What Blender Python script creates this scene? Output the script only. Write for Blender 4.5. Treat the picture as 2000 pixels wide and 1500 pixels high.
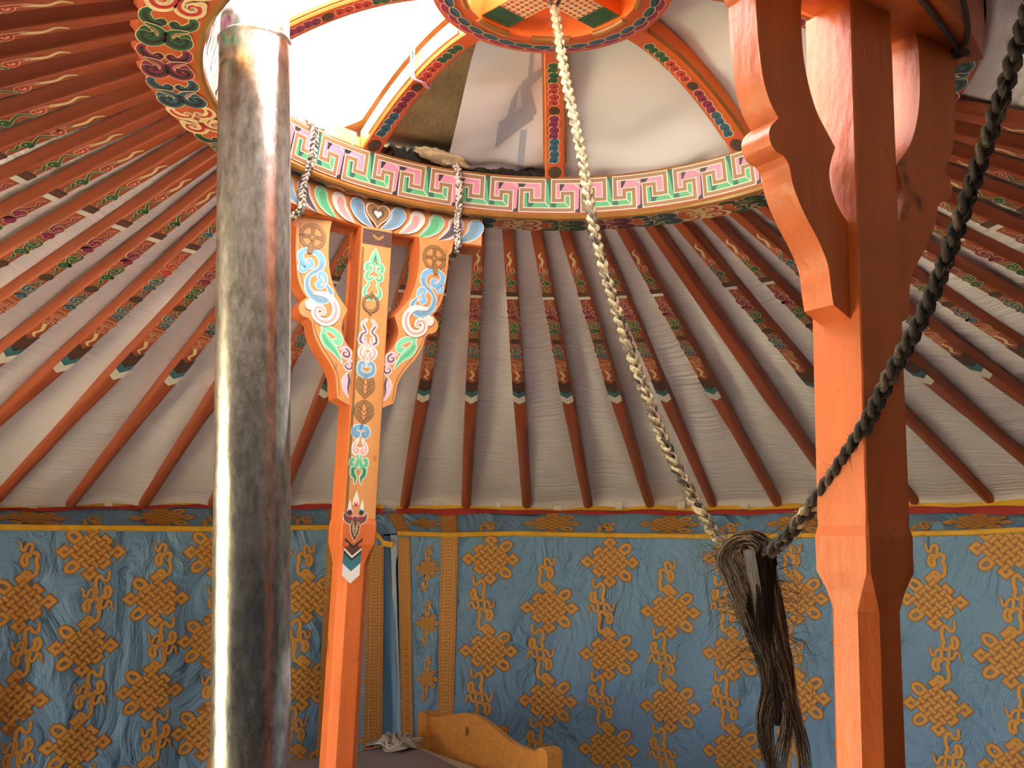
import bpy, math, random
from math import sin, cos, pi, radians as R
from mathutils import Vector, Matrix

for o in list(bpy.data.objects):
    bpy.data.objects.remove(o)
SC = bpy.context.scene
COL = SC.collection
HZ = 1.5                       # camera height above the floor
random.seed(7)

# ------------------------------------------------------------------ camera
F, PITCH, ROLL, YAW, CD = 1900.0, 0.14595, 0.0220, -0.03425, 1.8882
cam_d = bpy.data.cameras.new('camera')
cam_d.sensor_width = 36.0
cam_d.sensor_fit = 'HORIZONTAL'
cam_d.lens = F / 2000 * 36
cam_d.clip_start = 0.02
cam = bpy.data.objects.new('camera', cam_d)
COL.objects.link(cam)
fw = Vector((sin(YAW) * cos(PITCH), cos(YAW) * cos(PITCH), sin(PITCH)))
r0 = Vector((cos(YAW), -sin(YAW), 0))
u0 = r0.cross(fw)
right = r0 * cos(ROLL) + u0 * sin(ROLL)
up = -r0 * sin(ROLL) + u0 * cos(ROLL)
mw = Matrix((right, up, -fw)).transposed().to_4x4()
mw.translation = Vector((0, -CD, HZ))
cam.matrix_world = mw
SC.camera = cam

# ------------------------------------------------------------------ world, sun, daylight
w = bpy.data.worlds.new('sky')
SC.world = w
w.use_nodes = True
bg = w.node_tree.nodes['Background']
bg.inputs[0].default_value = (0.96, 0.985, 1.0, 1)
bg.inputs[1].default_value = 7.5

TA = R(32)
T3 = Vector((cos(TA), sin(TA), 0))        # along the line post-bracket-post
N3 = Vector((sin(TA), -cos(TA), 0))       # inward normal of the far post


def sun_lamp():
    l = bpy.data.lights.new('sun', 'SUN')
    l.energy = 95.0
    l.angle = R(0.6)
    l.color = (1.0, 0.96, 0.89)
    o = bpy.data.objects.new('sun', l)
    COL.objects.link(o)
    e = R(75)
    d = Vector((0.72 * cos(e), 0.69 * cos(e), sin(e)))
    o.rotation_euler = d.to_track_quat('Z', 'Y').to_euler()
    o.location = d * 8


sun_lamp()


def portal(name, loc, direction, sx, sy):
    l = bpy.data.lights.new(name, 'AREA')
    l.shape = 'RECTANGLE'
    l.size, l.size_y = sx, sy
    l.cycles.is_portal = True
    o = bpy.data.objects.new(name, l)
    COL.objects.link(o)
    o.location = loc
    o.rotation_euler = (-Vector(direction)).to_track_quat('Z', 'Y').to_euler()


DOOR_AZ = -101.0
dd = Vector((sin(R(DOOR_AZ)), cos(R(DOOR_AZ)), 0))
portal('doorway daylight', dd * 3.12 + Vector((0, 0, 0.75)), -dd, 1.0, 1.5)
portal('crown daylight', Vector((0, 0, HZ + 1.25)), (0, 0, -1), 1.7, 1.7)

SC.view_settings.view_transform = 'Standard'
SC.view_settings.look = 'None'
SC.view_settings.gamma = 1.0
SC.view_settings.use_curve_mapping = False
SC.view_settings.exposure = 1.38
SC.cycles.use_denoising = True
SC.cycles.max_bounces = 10
SC.cycles.diffuse_bounces = 6
SC.cycles.sample_clamp_indirect = 12.0


# ------------------------------------------------------------------ materials
def lin(c):
    if isinstance(c, str):
        c = tuple(int(c[i:i + 2], 16) for i in (0, 2, 4))
    return tuple(((x / 255) / 12.92 if x / 255 < 0.04045 else ((x / 255 + 0.055) / 1.055) ** 2.4) for x in c)


MATS = {}


def mat(name, c, rough=0.55, metal=0.0, var=0.0, vscale=(6, 6, 6), bump=0.0, bscale=(30, 30, 30), uv=False, spec=0.4,
        detail=4.0, bdist=0.01, trans=0.0, wear=None, bdetail=5):
    m = bpy.data.materials.new(name)
    m.use_nodes = True
    nt = m.node_tree
    b = nt.nodes['Principled BSDF']
    L = lin(c)
    b.inputs['Base Color'].default_value = (*L, 1)
    b.inputs['Roughness'].default_value = rough
    b.inputs['Metallic'].default_value = metal
    b.inputs['Specular IOR Level'].default_value = spec
    tc = nt.nodes.new('ShaderNodeTexCoord')
    src = tc.outputs['UV'] if uv else tc.outputs['Object']
    if var:
        mp = nt.nodes.new('ShaderNodeMapping')
        mp.inputs['Scale'].default_value = vscale
        nt.links.new(src, mp.inputs[0])
        n = nt.nodes.new('ShaderNodeTexNoise')
        n.inputs['Scale'].default_value = 1.0
        n.inputs['Detail'].default_value = detail
        nt.links.new(mp.outputs[0], n.inputs[0])
        cr = nt.nodes.new('ShaderNodeValToRGB')
        cr.color_ramp.elements[0].position = 0.3
        cr.color_ramp.elements[1].position = 0.7
        cr.color_ramp.elements[0].color = (*[x * (1 - var) for x in L], 1)
        cr.color_ramp.elements[1].color = (*[min(1, x * (1 + var * 0.7)) for x in L], 1)
        nt.links.new(n.outputs['Fac'], cr.inputs[0])
        out = cr.outputs[0]
        if wear:
            n3 = nt.nodes.new('ShaderNodeTexNoise')
            n3.inputs['Scale'].default_value = wear[1]
            n3.inputs['Detail'].default_value = 6
            nt.links.new(src, n3.inputs[0])
            c3 = nt.nodes.new('ShaderNodeValToRGB')
            c3.color_ramp.elements[0].position = wear[2]
            c3.color_ramp.elements[1].position = wear[2] + 0.06
            nt.links.new(n3.outputs['Fac'], c3.inputs[0])
            mx = nt.nodes.new('ShaderNodeMixRGB')
            mx.inputs[2].default_value = (*lin(wear[0]), 1)
            nt.links.new(c3.outputs[0], mx.inputs[0])
            nt.links.new(out, mx.inputs[1])
            out = mx.outputs[0]
        nt.links.new(out, b.inputs['Base Color'])
    if bump:
        mp = nt.nodes.new('ShaderNodeMapping')
        mp.inputs['Scale'].default_value = bscale
        nt.links.new(src, mp.inputs[0])
        n = nt.nodes.new('ShaderNodeTexNoise')
        n.inputs['Scale'].default_value = 1.0
        n.inputs['Detail'].default_value = bdetail
        nt.links.new(mp.outputs[0], n.inputs[0])
        bp = nt.nodes.new('ShaderNodeBump')
        bp.inputs['Strength'].default_value = bump
        bp.inputs['Distance'].default_value = bdist
        nt.links.new(n.outputs['Fac'], bp.inputs['Height'])
        nt.links.new(bp.outputs[0], b.inputs['Normal'])
    if trans:
        tr = nt.nodes.new('ShaderNodeBsdfTranslucent')
        tr.inputs[0].default_value = (*L, 1)
        mx = nt.nodes.new('ShaderNodeMixShader')
        mx.inputs[0].default_value = trans
        nt.links.new(b.outputs[0], mx.inputs[1])
        nt.links.new(tr.outputs[0], mx.inputs[2])
        nt.links.new(mx.outputs[0], nt.nodes['Material Output'].inputs[0])
    MATS[name] = m
    return m


mat('orange', '9a4a2d', 0.45, var=0.16, vscale=(3, 40, 40), bump=0.12, bscale=(8, 60, 60))
mat('post_orange', 'bb5e2c', 0.42, var=0.12, vscale=(30, 30, 3), bump=0.25, bscale=(60, 60, 25), wear=('6b2f16', 9, 0.66))
mat('post_face', 'c0834a', 0.45, var=0.12, vscale=(30, 30, 4), bump=0.2, bscale=(60, 60, 25), wear=('7a4a20', 14, 0.66))
mat('crown_orange', 'b9552f', 0.45, var=0.12, vscale=(12, 12, 12), bump=0.1)
mat('crown_inner', 'd8712f', 0.45, var=0.1, vscale=(12, 12, 12), bump=0.1)
mat('cream', 'dcc394', 0.5)
mat('white', 'cfc9be', 0.5)
mat('green', '2f5a3c', 0.5)
mat('maroon', '7f2a48', 0.5)
mat('teal', '2f5a6c', 0.5)
mat('dark', '33302f', 0.5)
mat('brown', '5a3a2c', 0.5)
mat('disc_brown', '4c3a2a', 0.5)
mat('chev_brown', '503329', 0.5)
mat('chev_teal', '386a72', 0.5)
mat('kbrown', '8f6c4a', 0.5, var=0.1, vscale=(20, 20, 20))
mat('kwhite', 'd2c9b8', 0.5)
mat('kgreen', '56a06e', 0.5)
mat('kgreen_deep', '2f5f4c', 0.5)
mat('kpink', 'c98298', 0.5, var=0.15, vscale=(9, 9, 9))
mat('gold', '8a5f2a', 0.35, var=0.2, vscale=(20, 20, 20))
mat('sky_blue', '6ea0be', 0.5)
mat('slate', '6f8794', 0.5)
mat('mint', '6fba8e', 0.5)
mat('rose', 'd98f8b', 0.5)
mat('pinkish', 'd3a3ae', 0.5)
mat('red', 'b03a34', 0.5)
mat('charcoal', '4e4a4a', 0.5)
mat('ochre_line', '6e4c28', 0.5)
mat('leaf_brown', '8a6438', 0.5)
mat('pine', 'cf8d42', 0.35, var=0.16, vscale=(5, 60, 60), bump=0.05)
mat('blanket', '8a7f84', 0.9, var=0.12, vscale=(60, 60, 60), bump=0.4, bscale=(200, 200, 200), bdist=0.002)
mat('mattress', 'b9b2a6', 0.9)
mat('scarf', 'a79f90', 0.85, var=0.25, vscale=(25, 25, 25))
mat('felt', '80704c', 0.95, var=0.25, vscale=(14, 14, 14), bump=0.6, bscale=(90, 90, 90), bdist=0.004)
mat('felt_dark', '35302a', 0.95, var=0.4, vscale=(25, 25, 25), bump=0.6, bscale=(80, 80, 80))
mat('wool', 'b9a983', 0.95, var=0.3, vscale=(40, 40, 40), bump=0.8, bscale=(120, 120, 120))
mat('tarp', 'dfe0e2', 0.5, var=0.05, vscale=(4, 4, 4), trans=0.25, bump=0.6, bscale=(4, 9, 4), bdist=0.05, bdetail=1.5)
mat('tarp_print', 'a9afbb', 0.6, trans=0.2)
mat('roof_cloth', 'd8d4d7', 0.72, bump=0.8, bscale=(4, 48, 1), uv=True, bdist=0.014)
mat('yellow', 'd9a62a', 0.6, var=0.12, vscale=(20, 20, 20))
mat('band_red', 'a5312b', 0.6, var=0.15, vscale=(12, 12, 12))
mat('tab_white', 'cfc3ad', 0.7)
mat('knot', 'cd9848', 0.6)
mat('knot_edge', 'a2692f', 0.6)
mat('border', 'b87d3b', 0.6)
mat('border_light', 'cf9f5a', 0.6)
mat('lining', '6fa3cc', 0.7, bump=0.3, bscale=(3, 20, 1), uv=True)
mat('selvage', 'b9c2cb', 0.7)
mat('rope_tan', 'a4936f', 0.9, var=0.45, vscale=(220, 220, 90), detail=2, bump=0.5, bscale=(500, 500, 200), bdist=0.002)
mat('rope_mid', '8f7f60', 0.9, var=0.5, vscale=(220, 220, 90), detail=2)
mat('rope_brown', '584a3c', 0.9, var=0.5, vscale=(220, 220, 90), detail=2)
mat('rope_black', '332b26', 0.9, var=0.6, vscale=(220, 220, 90), detail=2)
mat('tie_light', 'b9b0a2', 0.9)
mat('tie_dark', '4d443f', 0.9)
mat('hair_black', '181412', 0.75, spec=0.15)
mat('hair_brown', '372a20', 0.75, spec=0.15)
mat('hair_gray', '7d7c7b', 0.7, spec=0.2)
mat('hair_tan', '8a7554', 0.75, spec=0.15)
mat('iron', '3a3836', 0.4, metal=0.8)
mat('floor_mat', '94877b', 0.6, var=0.1, vscale=(5, 5, 5))
mat('ground_mat', 'a8a07c', 0.9, var=0.2, vscale=(3, 3, 3))
mat('wall_mat', '37475a', 0.9)
mat('wood_pale', 'd9b070', 0.5, var=0.15, vscale=(10, 10, 60))


def curtain_mat():
    m = mat('curtain_blue', '5f87a6', 0.5, spec=0.35)
    nt = m.node_tree
    b = nt.nodes['Principled BSDF']
    tc = nt.nodes.new('ShaderNodeTexCoord')
    outs = []
    for ang in (R(38), R(-38)):
        mp = nt.nodes.new('ShaderNodeMapping')
        mp.inputs['Rotation'].default_value = (0, 0, ang)
        nt.links.new(tc.outputs['UV'], mp.inputs[0])
        wv = nt.nodes.new('ShaderNodeTexWave')
        wv.inputs['Scale'].default_value = 34
        wv.inputs['Distortion'].default_value = 1.2
        wv.inputs['Detail Scale'].default_value = 3
        nt.links.new(mp.outputs[0], wv.inputs[0])
        outs.append(wv.outputs['Fac'])
    mx = nt.nodes.new('ShaderNodeMath')
    mx.operation = 'MAXIMUM'
    nt.links.new(outs[0], mx.inputs[0])
    nt.links.new(outs[1], mx.inputs[1])
    cr = nt.nodes.new('ShaderNodeValToRGB')
    cr.color_ramp.elements[0].position = 0.35
    cr.color_ramp.elements[1].position = 0.95
    cr.color_ramp.elements[0].color = (*lin('658cad'), 1)
    cr.color_ramp.elements[1].color = (*lin('7ca3c2'), 1)
    nt.links.new(mx.outputs[0], cr.inputs[0])
    nt.links.new(cr.outputs[0], b.inputs['Base Color'])
    mp = nt.nodes.new('ShaderNodeMapping')
    mp.inputs['Scale'].default_value = (5, 3, 1)
    nt.links.new(tc.outputs['UV'], mp.inputs[0])
    n = nt.nodes.new('ShaderNodeTexNoise')
    n.inputs['Scale'].default_value = 1.0
    n.inputs['Detail'].default_value = 6
    n.inputs['Distortion'].default_value = 1.6
    nt.links.new(mp.outputs[0], n.inputs[0])
    bp = nt.nodes.new('ShaderNodeBump')
    bp.inputs['Strength'].default_value = 0.8
    bp.inputs['Distance'].default_value = 0.09
    nt.links.new(n.outputs['Fac'], bp.inputs['Height'])
    nt.links.new(bp.outputs[0], b.inputs['Normal'])


curtain_mat()


def pipe_mat():
    m = mat('galvanised', 'b4b4b2', 0.3, metal=1.0)
    nt = m.node_tree
    b = nt.nodes['Principled BSDF']
    tc = nt.nodes.new('ShaderNodeTexCoord')
    n = nt.nodes.new('ShaderNodeTexNoise')
    n.inputs['Scale'].default_value = 70
    n.inputs['Detail'].default_value = 8
    n.inputs['Roughness'].default_value = 0.65
    mp = nt.nodes.new('ShaderNodeMapping')
    mp.inputs['Scale'].default_value = (1, 1, 0.45)
    nt.links.new(tc.outputs['Object'], mp.inputs[0])
    nt.links.new(mp.outputs[0], n.inputs[0])
    cr = nt.nodes.new('ShaderNodeValToRGB')
    cr.color_ramp.elements[0].position = 0.35
    cr.color_ramp.elements[1].position = 0.65
    cr.color_ramp.elements[0].color = (*lin('989592'), 1)
    cr.color_ramp.elements[1].color = (*lin('d2d1cf'), 1)
    nt.links.new(n.outputs['Fac'], cr.inputs[0])
    nt.links.new(cr.outputs[0], b.inputs['Base Color'])
    n2 = nt.nodes.new('ShaderNodeTexNoise')
    n2.inputs['Scale'].default_value = 5
    nt.links.new(mp.outputs[0], n2.inputs[0])
    rr = nt.nodes.new('ShaderNodeMapRange')
    rr.inputs[1].default_value = 0.3
    rr.inputs[2].default_value = 0.7
    rr.inputs[3].default_value = 0.17
    rr.inputs[4].default_value = 0.36
    nt.links.new(n2.outputs['Fac'], rr.inputs[0])
    nt.links.new(rr.outputs[0], b.inputs['Roughness'])
    bp = nt.nodes.new('ShaderNodeBump')
    bp.inputs['Strength'].default_value = 0.22
    bp.inputs['Distance'].default_value = 0.004
    nt.links.new(n.outputs['Fac'], bp.inputs['Height'])
    nt.links.new(bp.outputs[0], b.inputs['Normal'])


pipe_mat()


# ------------------------------------------------------------------ mesh helpers
class MB:
    """collects geometry and links it as one mesh object"""

    def __init__(s):
        s.v, s.f, s.m, s.uv = [], [], [], {}
        s.names = []

    def mi(s, name):
        if name not in s.names:
            s.names.append(name)
        return s.names.index(name)

    def add(s, vs, fs, m):
        b = len(s.v)
        s.v.extend([tuple(p) for p in vs])
        k = s.mi(m)
        for f in fs:
            s.f.append(tuple(i + b for i in f))
            s.m.append(k)
        return b

    def grid(s, fn, nu, nv, m, uvfn=None, wrap=False):
        """fn(i/nu, j/nv) -> point"""
        b = len(s.v)
        k = s.mi(m)
        for i in range(nu + (0 if wrap else 1)):
            for j in range(nv + 1):
                s.v.append(tuple(fn(i / nu, j / nv)))
                if uvfn:
                    s.uv[len(s.v) - 1] = uvfn(i / nu, j / nv)
        cnt = nu if wrap else nu + 1
        for i in range(nu):
            i2 = (i + 1) % cnt
            for j in range(nv):
                s.f.append((b + i * (nv + 1) + j, b + i2 * (nv + 1) + j, b + i2 * (nv + 1) + j + 1, b + i * (nv + 1) + j + 1))
                s.m.append(k)

    def box(s, c, d, m, rot=None, taper=0.0):
        vs = []
        for x in (-1, 1):
            for y in (-1, 1):
                for z in (-1, 1):
                    p = Vector((x * d[0] / 2, y * d[1] / 2, z * d[2] / 2))
                    if rot is not None:
                        p = rot @ p
                    vs.append(p + Vector(c))
        s.add(vs, [(0, 1, 3, 2), (4, 6, 7, 5), (0, 4, 5, 1), (2, 3, 7, 6), (0, 2, 6, 4), (1, 5, 7, 3)], m)

    def revolve(s, prof, n, m, a0=0.0, a1=360.0, closed=True):
        """prof: (r, z) list; around the z axis; azimuth measured from +y towards +x"""
        k = len(prof)
        full = abs(a1 - a0) >= 359.9
        cnt = n if full else n + 1
        vs = []
        for i in range(cnt):
            a = R(a0 + (a1 - a0) * i / n)
            for (r, z) in prof:
                vs.append((r * sin(a), r * cos(a), z))
        fs = []
        for i in range(n):
            i2 = (i + 1) % cnt
            for j in range(k if closed else k - 1):
                j2 = (j + 1) % k
                fs.append((i * k + j, i * k + j2, i2 * k + j2, i2 * k + j))
        if not full and closed:
            fs.append(tuple(range(k)))
            fs.append(tuple(reversed([(cnt - 1) * k + j for j in range(k)])))
        s.add(vs, fs, m)

    def tube(s, pts, rad, m, n=8, cap=True, mats=None):
        pts = [Vector(p) for p in pts]
        N = len(pts)
        t = (pts[1] - pts[0]).normalized()
        a = t.orthogonal().normalized()
        vs = []
        for i in range(N):
            t = (pts[min(i + 1, N - 1)] - pts[max(i - 1, 0)]).normalized()
            a = (a - t * a.dot(t))
            a = a.normalized() if a.length > 1e-6 else t.orthogonal().normalized()
            c = t.cross(a)
            r = rad[i] if isinstance(rad, (list, tuple)) else rad
            for k in range(n):
                q = 2 * pi * k / n
                vs.append(pts[i] + (a * cos(q) + c * sin(q)) * r)
        if mats is None:
            fs = []
            for i in range(N - 1):
                for k in range(n):
                    k2 = (k + 1) % n
                    fs.append((i * n + k, i * n + k2, (i + 1) * n + k2, (i + 1) * n + k))
            if cap:
                fs.append(tuple(range(n - 1, -1, -1)))
                fs.append(tuple((N - 1) * n + k for k in range(n)))
            s.add(vs, fs, m)
        else:
            b = s.add(vs, [], m)
            for i in range(N - 1):
                for k in range(n):
                    k2 = (k + 1) % n
                    s.f.append((b + i * n + k, b + i * n + k2, b + (i + 1) * n + k2, b + (i + 1) * n + k))
                    s.m.append(s.mi(mats(i, k)))

    def prism(s, outline, fn, m, m_front=None, thick=(0.0, 1.0)):
        """outline: list of (a, b); fn(a, b, t) -> point; extruded between thick[0] (back) and thick[1] (front)"""
        n = len(outline)
        vs = [fn(a, b, thick[0]) for a, b in outline] + [fn(a, b, thick[1]) for a, b in outline]
        s.add(vs, [(i, (i + 1) % n, n + (i + 1) % n, n + i) for i in range(n)] + [tuple(range(n - 1, -1, -1))], m)
        s.add(vs[n:], [tuple(range(n))], m_front or m)

    def build(s, name, parent=None, smooth=False, loc=None):
        me = bpy.data.meshes.new(name)
        me.from_pydata(s.v, [], s.f)
        for nm in s.names:
            me.materials.append(MATS[nm])
        me.polygons.foreach_set('material_index', s.m)
        if smooth:
            me.polygons.foreach_set('use_smooth', [True] * len(s.f))
        if s.uv:
            ul = me.uv_layers.new(name='UVMap')
            for lp in me.loops:
                ul.data[lp.index].uv = s.uv.get(lp.vertex_index, (0, 0))
        me.update()
        o = bpy.data.objects.new(name, me)
        COL.objects.link(o)
        if parent:
            o.parent = parent
        if loc:
            o.location = loc
        return o


def tag(o, label, cat, group=None, kind=None):
    o['label'] = label
    o['category'] = cat
    if group:
        o['group'] = group
    if kind:
        o['kind'] = kind
    return o


def thing(name, label, cat, loc=(0, 0, 0), group=None):
    o = bpy.data.objects.new(name, None)
    o.empty_display_size = 0.1
    COL.objects.link(o)
    o.location = loc
    return tag(o, label, cat, group)


def struct(o):
    o['kind'] = 'structure'
    return o


def attach(child, parent):
    """parent a world-space mesh to an empty placed away from the origin"""
    child.parent = parent
    child.matrix_parent_inverse = Matrix.Translation(-parent.location)
    return child


def sub(child, part):
    """a piece of a part: the part already sits in world space"""
    child.parent = part
    return child


def smooth_line(pts, n=6):
    """Catmull-Rom through the points (any dimension)"""
    P = [tuple(p) for p in pts]
    if len(P) < 3:
        out = []
        for i in range(len(P) - 1):
            for k in range(n):
                t = k / n
                out.append(tuple(a + (b - a) * t for a, b in zip(P[i], P[i + 1])))
        return out + [P[-1]]
    Q = [tuple(2 * a - b for a, b in zip(P[0], P[1]))] + P + [tuple(2 * a - b for a, b in zip(P[-1], P[-2]))]
    out = []
    for i in range(1, len(Q) - 2):
        for k in range(n):
            t = k / n
            out.append(tuple(0.5 * (2 * b + (c - a) * t + (2 * a - 5 * b + 4 * c - d) * t * t + (3 * b - a - 3 * c + d) * t ** 3)
                             for a, b, c, d in zip(Q[i - 1], Q[i], Q[i + 1], Q[i + 2])))
    return out + [P[-1]]


def lerp(a, b, t):
    return a + (b - a) * t


def wlist(w, n):
    if not isinstance(w, (list, tuple)):
        return [w] * n
    out = []
    for i in range(n):
        t = i / (n - 1) * (len(w) - 1)
        k = min(int(t), len(w) - 2)
        out.append(lerp(w[k], w[k + 1], t - k))
    return out


class Pen:
    """paints strokes and patches on a surface given by fn(u, v, layer) -> point"""

    gain = 1.0

    def __init__(s, mb, fn):
        s.mb, s.fn = mb, fn

    def stroke(s, pts, w, m, layer=1, n=5, raw=False, cap=True):
        P = list(pts) if raw else smooth_line(pts, n)
        N = len(P)
        W = wlist(w, N)
        vs = []
        nr = []
        for i in range(N):
            a, b = P[max(i - 1, 0)], P[min(i + 1, N - 1)]
            dx, dy = b[0] - a[0], b[1] - a[1]
            l = math.hypot(dx, dy) or 1e-9
            nr.append((-dy / l, dx / l))
        for i in range(N):
            x, y = P[i]
            nx, ny = nr[i]
            h = W[i] / 2
            vs.append(s.fn(x + nx * h, y + ny * h, layer))
            vs.append(s.fn(x - nx * h, y - ny * h, layer))
        s.mb.add(vs, [(2 * i, 2 * i + 1, 2 * i + 3, 2 * i + 2) for i in range(N - 1)], m)
        if cap:
            for (i, sg) in ((0, -1), (N - 1, 1)):
                h = W[i] / 2
                if h < 1e-5:
                    continue
                x, y = P[i]
                nx, ny = nr[i]
                tx, ty = ny * sg, -nx * sg
                arc = [s.fn(x + nx * h * cos(q) + tx * h * sin(q), y + ny * h * cos(q) + ty * h * sin(q), layer)
                       for q in [pi * k / 5 for k in range(6)]]
                s.mb.add(arc, [tuple(range(6))], m)

    def lined(s, pts, w, fill, edge, o, layer=1, n=5, core=None, raw=False):
        P = list(pts) if raw else smooth_line(pts, n)
        W = [x * s.gain for x in wlist(w, len(P))]
        s.stroke(P, [x + 2 * o for x in W], edge, layer, raw=True)
        s.stroke(P, W, fill, layer + 1, raw=True)
        if core:
            s.stroke(P[len(P) // 5:], [x * 0.38 for x in W[len(P) // 5:]], core, layer + 2, raw=True)

    def quad(s, p, m, layer=1, nu=1):
        vs = []
        for i in range(nu + 1):
            t = i / nu
            for (a, b) in ((p[0], p[1]), (p[3], p[2])):
                vs.append(s.fn(lerp(a[0], b[0], t), lerp(a[1], b[1], t), layer))
        s.mb.add(vs, [(2 * i, 2 * i + 2, 2 * i + 3, 2 * i + 1) for i in range(nu)], m)

    def patch(s, p, m, layer=1, nu=6, nv=6):
        vs = []
        for i in range(nu + 1):
            for j in range(nv + 1):
                a, b = i / nu, j / nv
                u = lerp(lerp(p[0][0], p[1][0], a), lerp(p[3][0], p[2][0], a), b)
                v = lerp(lerp(p[0][1], p[1][1], a), lerp(p[3][1], p[2][1], a), b)
                vs.append(s.fn(u, v, layer))
        k = nv + 1
        s.mb.add(vs, [(i * k + j, (i + 1) * k + j, (i + 1) * k + j + 1, i * k + j + 1) for i in range(nu) for j in range(nv)], m)

    def rect(s, u0, v0, u1, v1, m, layer=1, nu=1):
        s.quad([(u0, v0), (u1, v0), (u1, v1), (u0, v1)], m, layer, nu)

    def poly(s, pts, m, layer=1):
        s.mb.add([s.fn(a, b, layer) for a, b in pts], [tuple(range(len(pts)))], m)

    def disc(s, cx, cy, rx, ry, m, layer=1, n=18):
        s.poly([(cx + rx * cos(2 * pi * k / n), cy + ry * sin(2 * pi * k / n)) for k in range(n)], m, layer)


def curl(cx, cy, ra, rb, a0, turns, n=14, sy=1.0):
    """spiral points from radius ra at angle a0 (deg) to radius rb"""
    out = []
    for i in range(n + 1):
        t = i / n
        a = R(a0 + 360 * turns * t)
        r = lerp(ra, rb, t)
        out.append((cx + r * cos(a), cy + r * sin(a) * sy))
    return out


# ------------------------------------------------------------------ main sizes (heights relative to the camera)
RO, RI, HB = 0.79, 0.681, 0.838      # crown ring: outer, inner radius, underside height
RK, HK = 0.664, 0.945                # top of the inner key face
NP, SK = 62, 7.0                     # number of roof poles, skew in degrees
STEP = 360.0 / NP
WR = 3.0                             # radius where the poles meet the wall


def P3(az, r, h):
    a = R(az)
    return Vector((r * sin(a), r * cos(a), HZ + h))


def wall_top(az):
    return 0.107 + 0.084 * sin(R(az))


def norm_az(a):
    return (a + 180) % 360 - 180


# ------------------------------------------------------------------ setting
def disc_mesh(name, r, z, m, n=96, r_in=None):
    mb = MB()
    if r_in is None:
        mb.add([(r * sin(2 * pi * k / n), r * cos(2 * pi * k / n), z) for k in range(n)], [tuple(range(n - 1, -1, -1))], m)
    else:
        mb.revolve([(r_in, z), (r, z)], n, m, closed=False)
    return struct(mb.build(name))


disc_mesh('floor', 3.3, 0.0, 'floor_mat')
disc_mesh('ground', 60, -0.06, 'ground_mat')


def build_wall():
    mb = MB()
    d0, d1 = DOOR_AZ - 8 + 360, DOOR_AZ + 8
    # full height except at the doorway
    n = 140
    a0, a1 = d1, d0

    def fn(outer):
        rr = 3.24 if outer else 3.14
        return lambda i, j: P3(lerp(a0, a1, i), rr, lerp(-HZ, wall_top(lerp(a0, a1, i)) + 0.02, j))
    mb.grid(fn(False), n, 4, 'wall_mat')
    mb.grid(fn(True), n, 4, 'wall_mat')
    mb.grid(lambda i, j: P3(lerp(a0, a1, i), lerp(3.14, 3.24, j), wall_top(lerp(a0, a1, i)) + 0.02), n, 1, 'wall_mat')
    # above the doorway
    for rr in (3.14, 3.24):
        mb.grid(lambda i, j: P3(lerp(DOOR_AZ - 8, DOOR_AZ + 8, i), rr, lerp(0.0, wall_top(DOOR_AZ) + 0.02, j)), 8, 1, 'wall_mat')
    struct(mb.build('wall_round'))
    mb = MB()
    for s in (-1, 1):
        c = P3(DOOR_AZ + s * 8, 3.19, -HZ / 2)
        mb.box(c, (0.14, 0.14, HZ), 'crown_orange', Matrix.Rotation(-R(DOOR_AZ), 3, 'Z'))
    c = P3(DOOR_AZ, 3.19, 0.0)
    mb.box(c, (1.0, 0.14, 0.1), 'crown_orange', Matrix.Rotation(-R(DOOR_AZ), 3, 'Z'))
    struct(mb.build('door_1'))


build_wall()


def roof_line(az, t):
    """underside of the roof lining; t from 0 at the crown to 1 at the wall"""
    r = lerp(0.805, 3.16, t)
    h = lerp(0.886, wall_top(az) + 0.005, (r - 0.79) / (3.0 - 0.79)) if r < 2.97 else lerp(wall_top(az) + 0.014, wall_top(az) - 0.07, min(1.0, (r - 2.97) / 0.08))
    return r, h


def build_roof():
    mb = MB()
    nu, nv = 496, 70
    rnd = random.Random(3)
    ph = [rnd.uniform(0, 6.28) for _ in range(NP + 2)]
    am = [rnd.uniform(0.3, 1.0) for _ in range(NP + 2)]

    def fn(i, j):
        az = i * 360 - 180
        r, h = roof_line(az, j)
        # the poles are skewed: find the bay
        sk = SK * max(0.0, min(1.0, (r - 0.79) / 2.21))
        q = (az - sk + 14.3) / STEP
        b = q - math.floor(q)
        kb = int(math.floor(q)) % NP
        sag = sin(pi * b)
        h += 0.020 * sag * (0.4 + 0.6 * am[kb]) * min(1, j * 4) * (1 if am[kb] > 0.45 else -0.35)
        if 0.02 < j < 0.97:
            wv = sin(r * 62 + ph[kb] + 2.5 * sin(b * 3 + ph[kb])) + 0.6 * sin(r * 101 + 2 * ph[kb] + 3 * b)
            h += 0.0034 * sag * wv * (am[kb] ** 2) * 1.2
            h += 0.004 * sin(az * 0.8 + r * 5 + ph[kb]) * sag
        return P3(az, r, h)
    mb.grid(fn, nu, nv, 'roof_cloth', uvfn=lambda i, j: (i * 18.0, j * 2.35), wrap=True)
    o = mb.build('ceiling', smooth=True)
    struct(o)
    # outer felt of the roof
    mb = MB()
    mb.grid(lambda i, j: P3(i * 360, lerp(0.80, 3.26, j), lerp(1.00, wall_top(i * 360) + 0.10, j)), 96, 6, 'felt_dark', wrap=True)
    mb.grid(lambda i, j: P3(i * 360, lerp(0.80, 3.27, j), lerp(1.03, wall_top(i * 360) + 0.13, j)), 96, 6, 'felt', wrap=True)
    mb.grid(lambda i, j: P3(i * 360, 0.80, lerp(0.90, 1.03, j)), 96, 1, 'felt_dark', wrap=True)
    mb.grid(lambda i, j: P3(i * 360, 3.25, lerp(wall_top(i * 360) - 0.05, wall_top(i * 360) + 0.13, j)), 96, 1, 'felt', wrap=True)
    o = mb.build('roof', smooth=True)
    struct(o)


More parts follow.
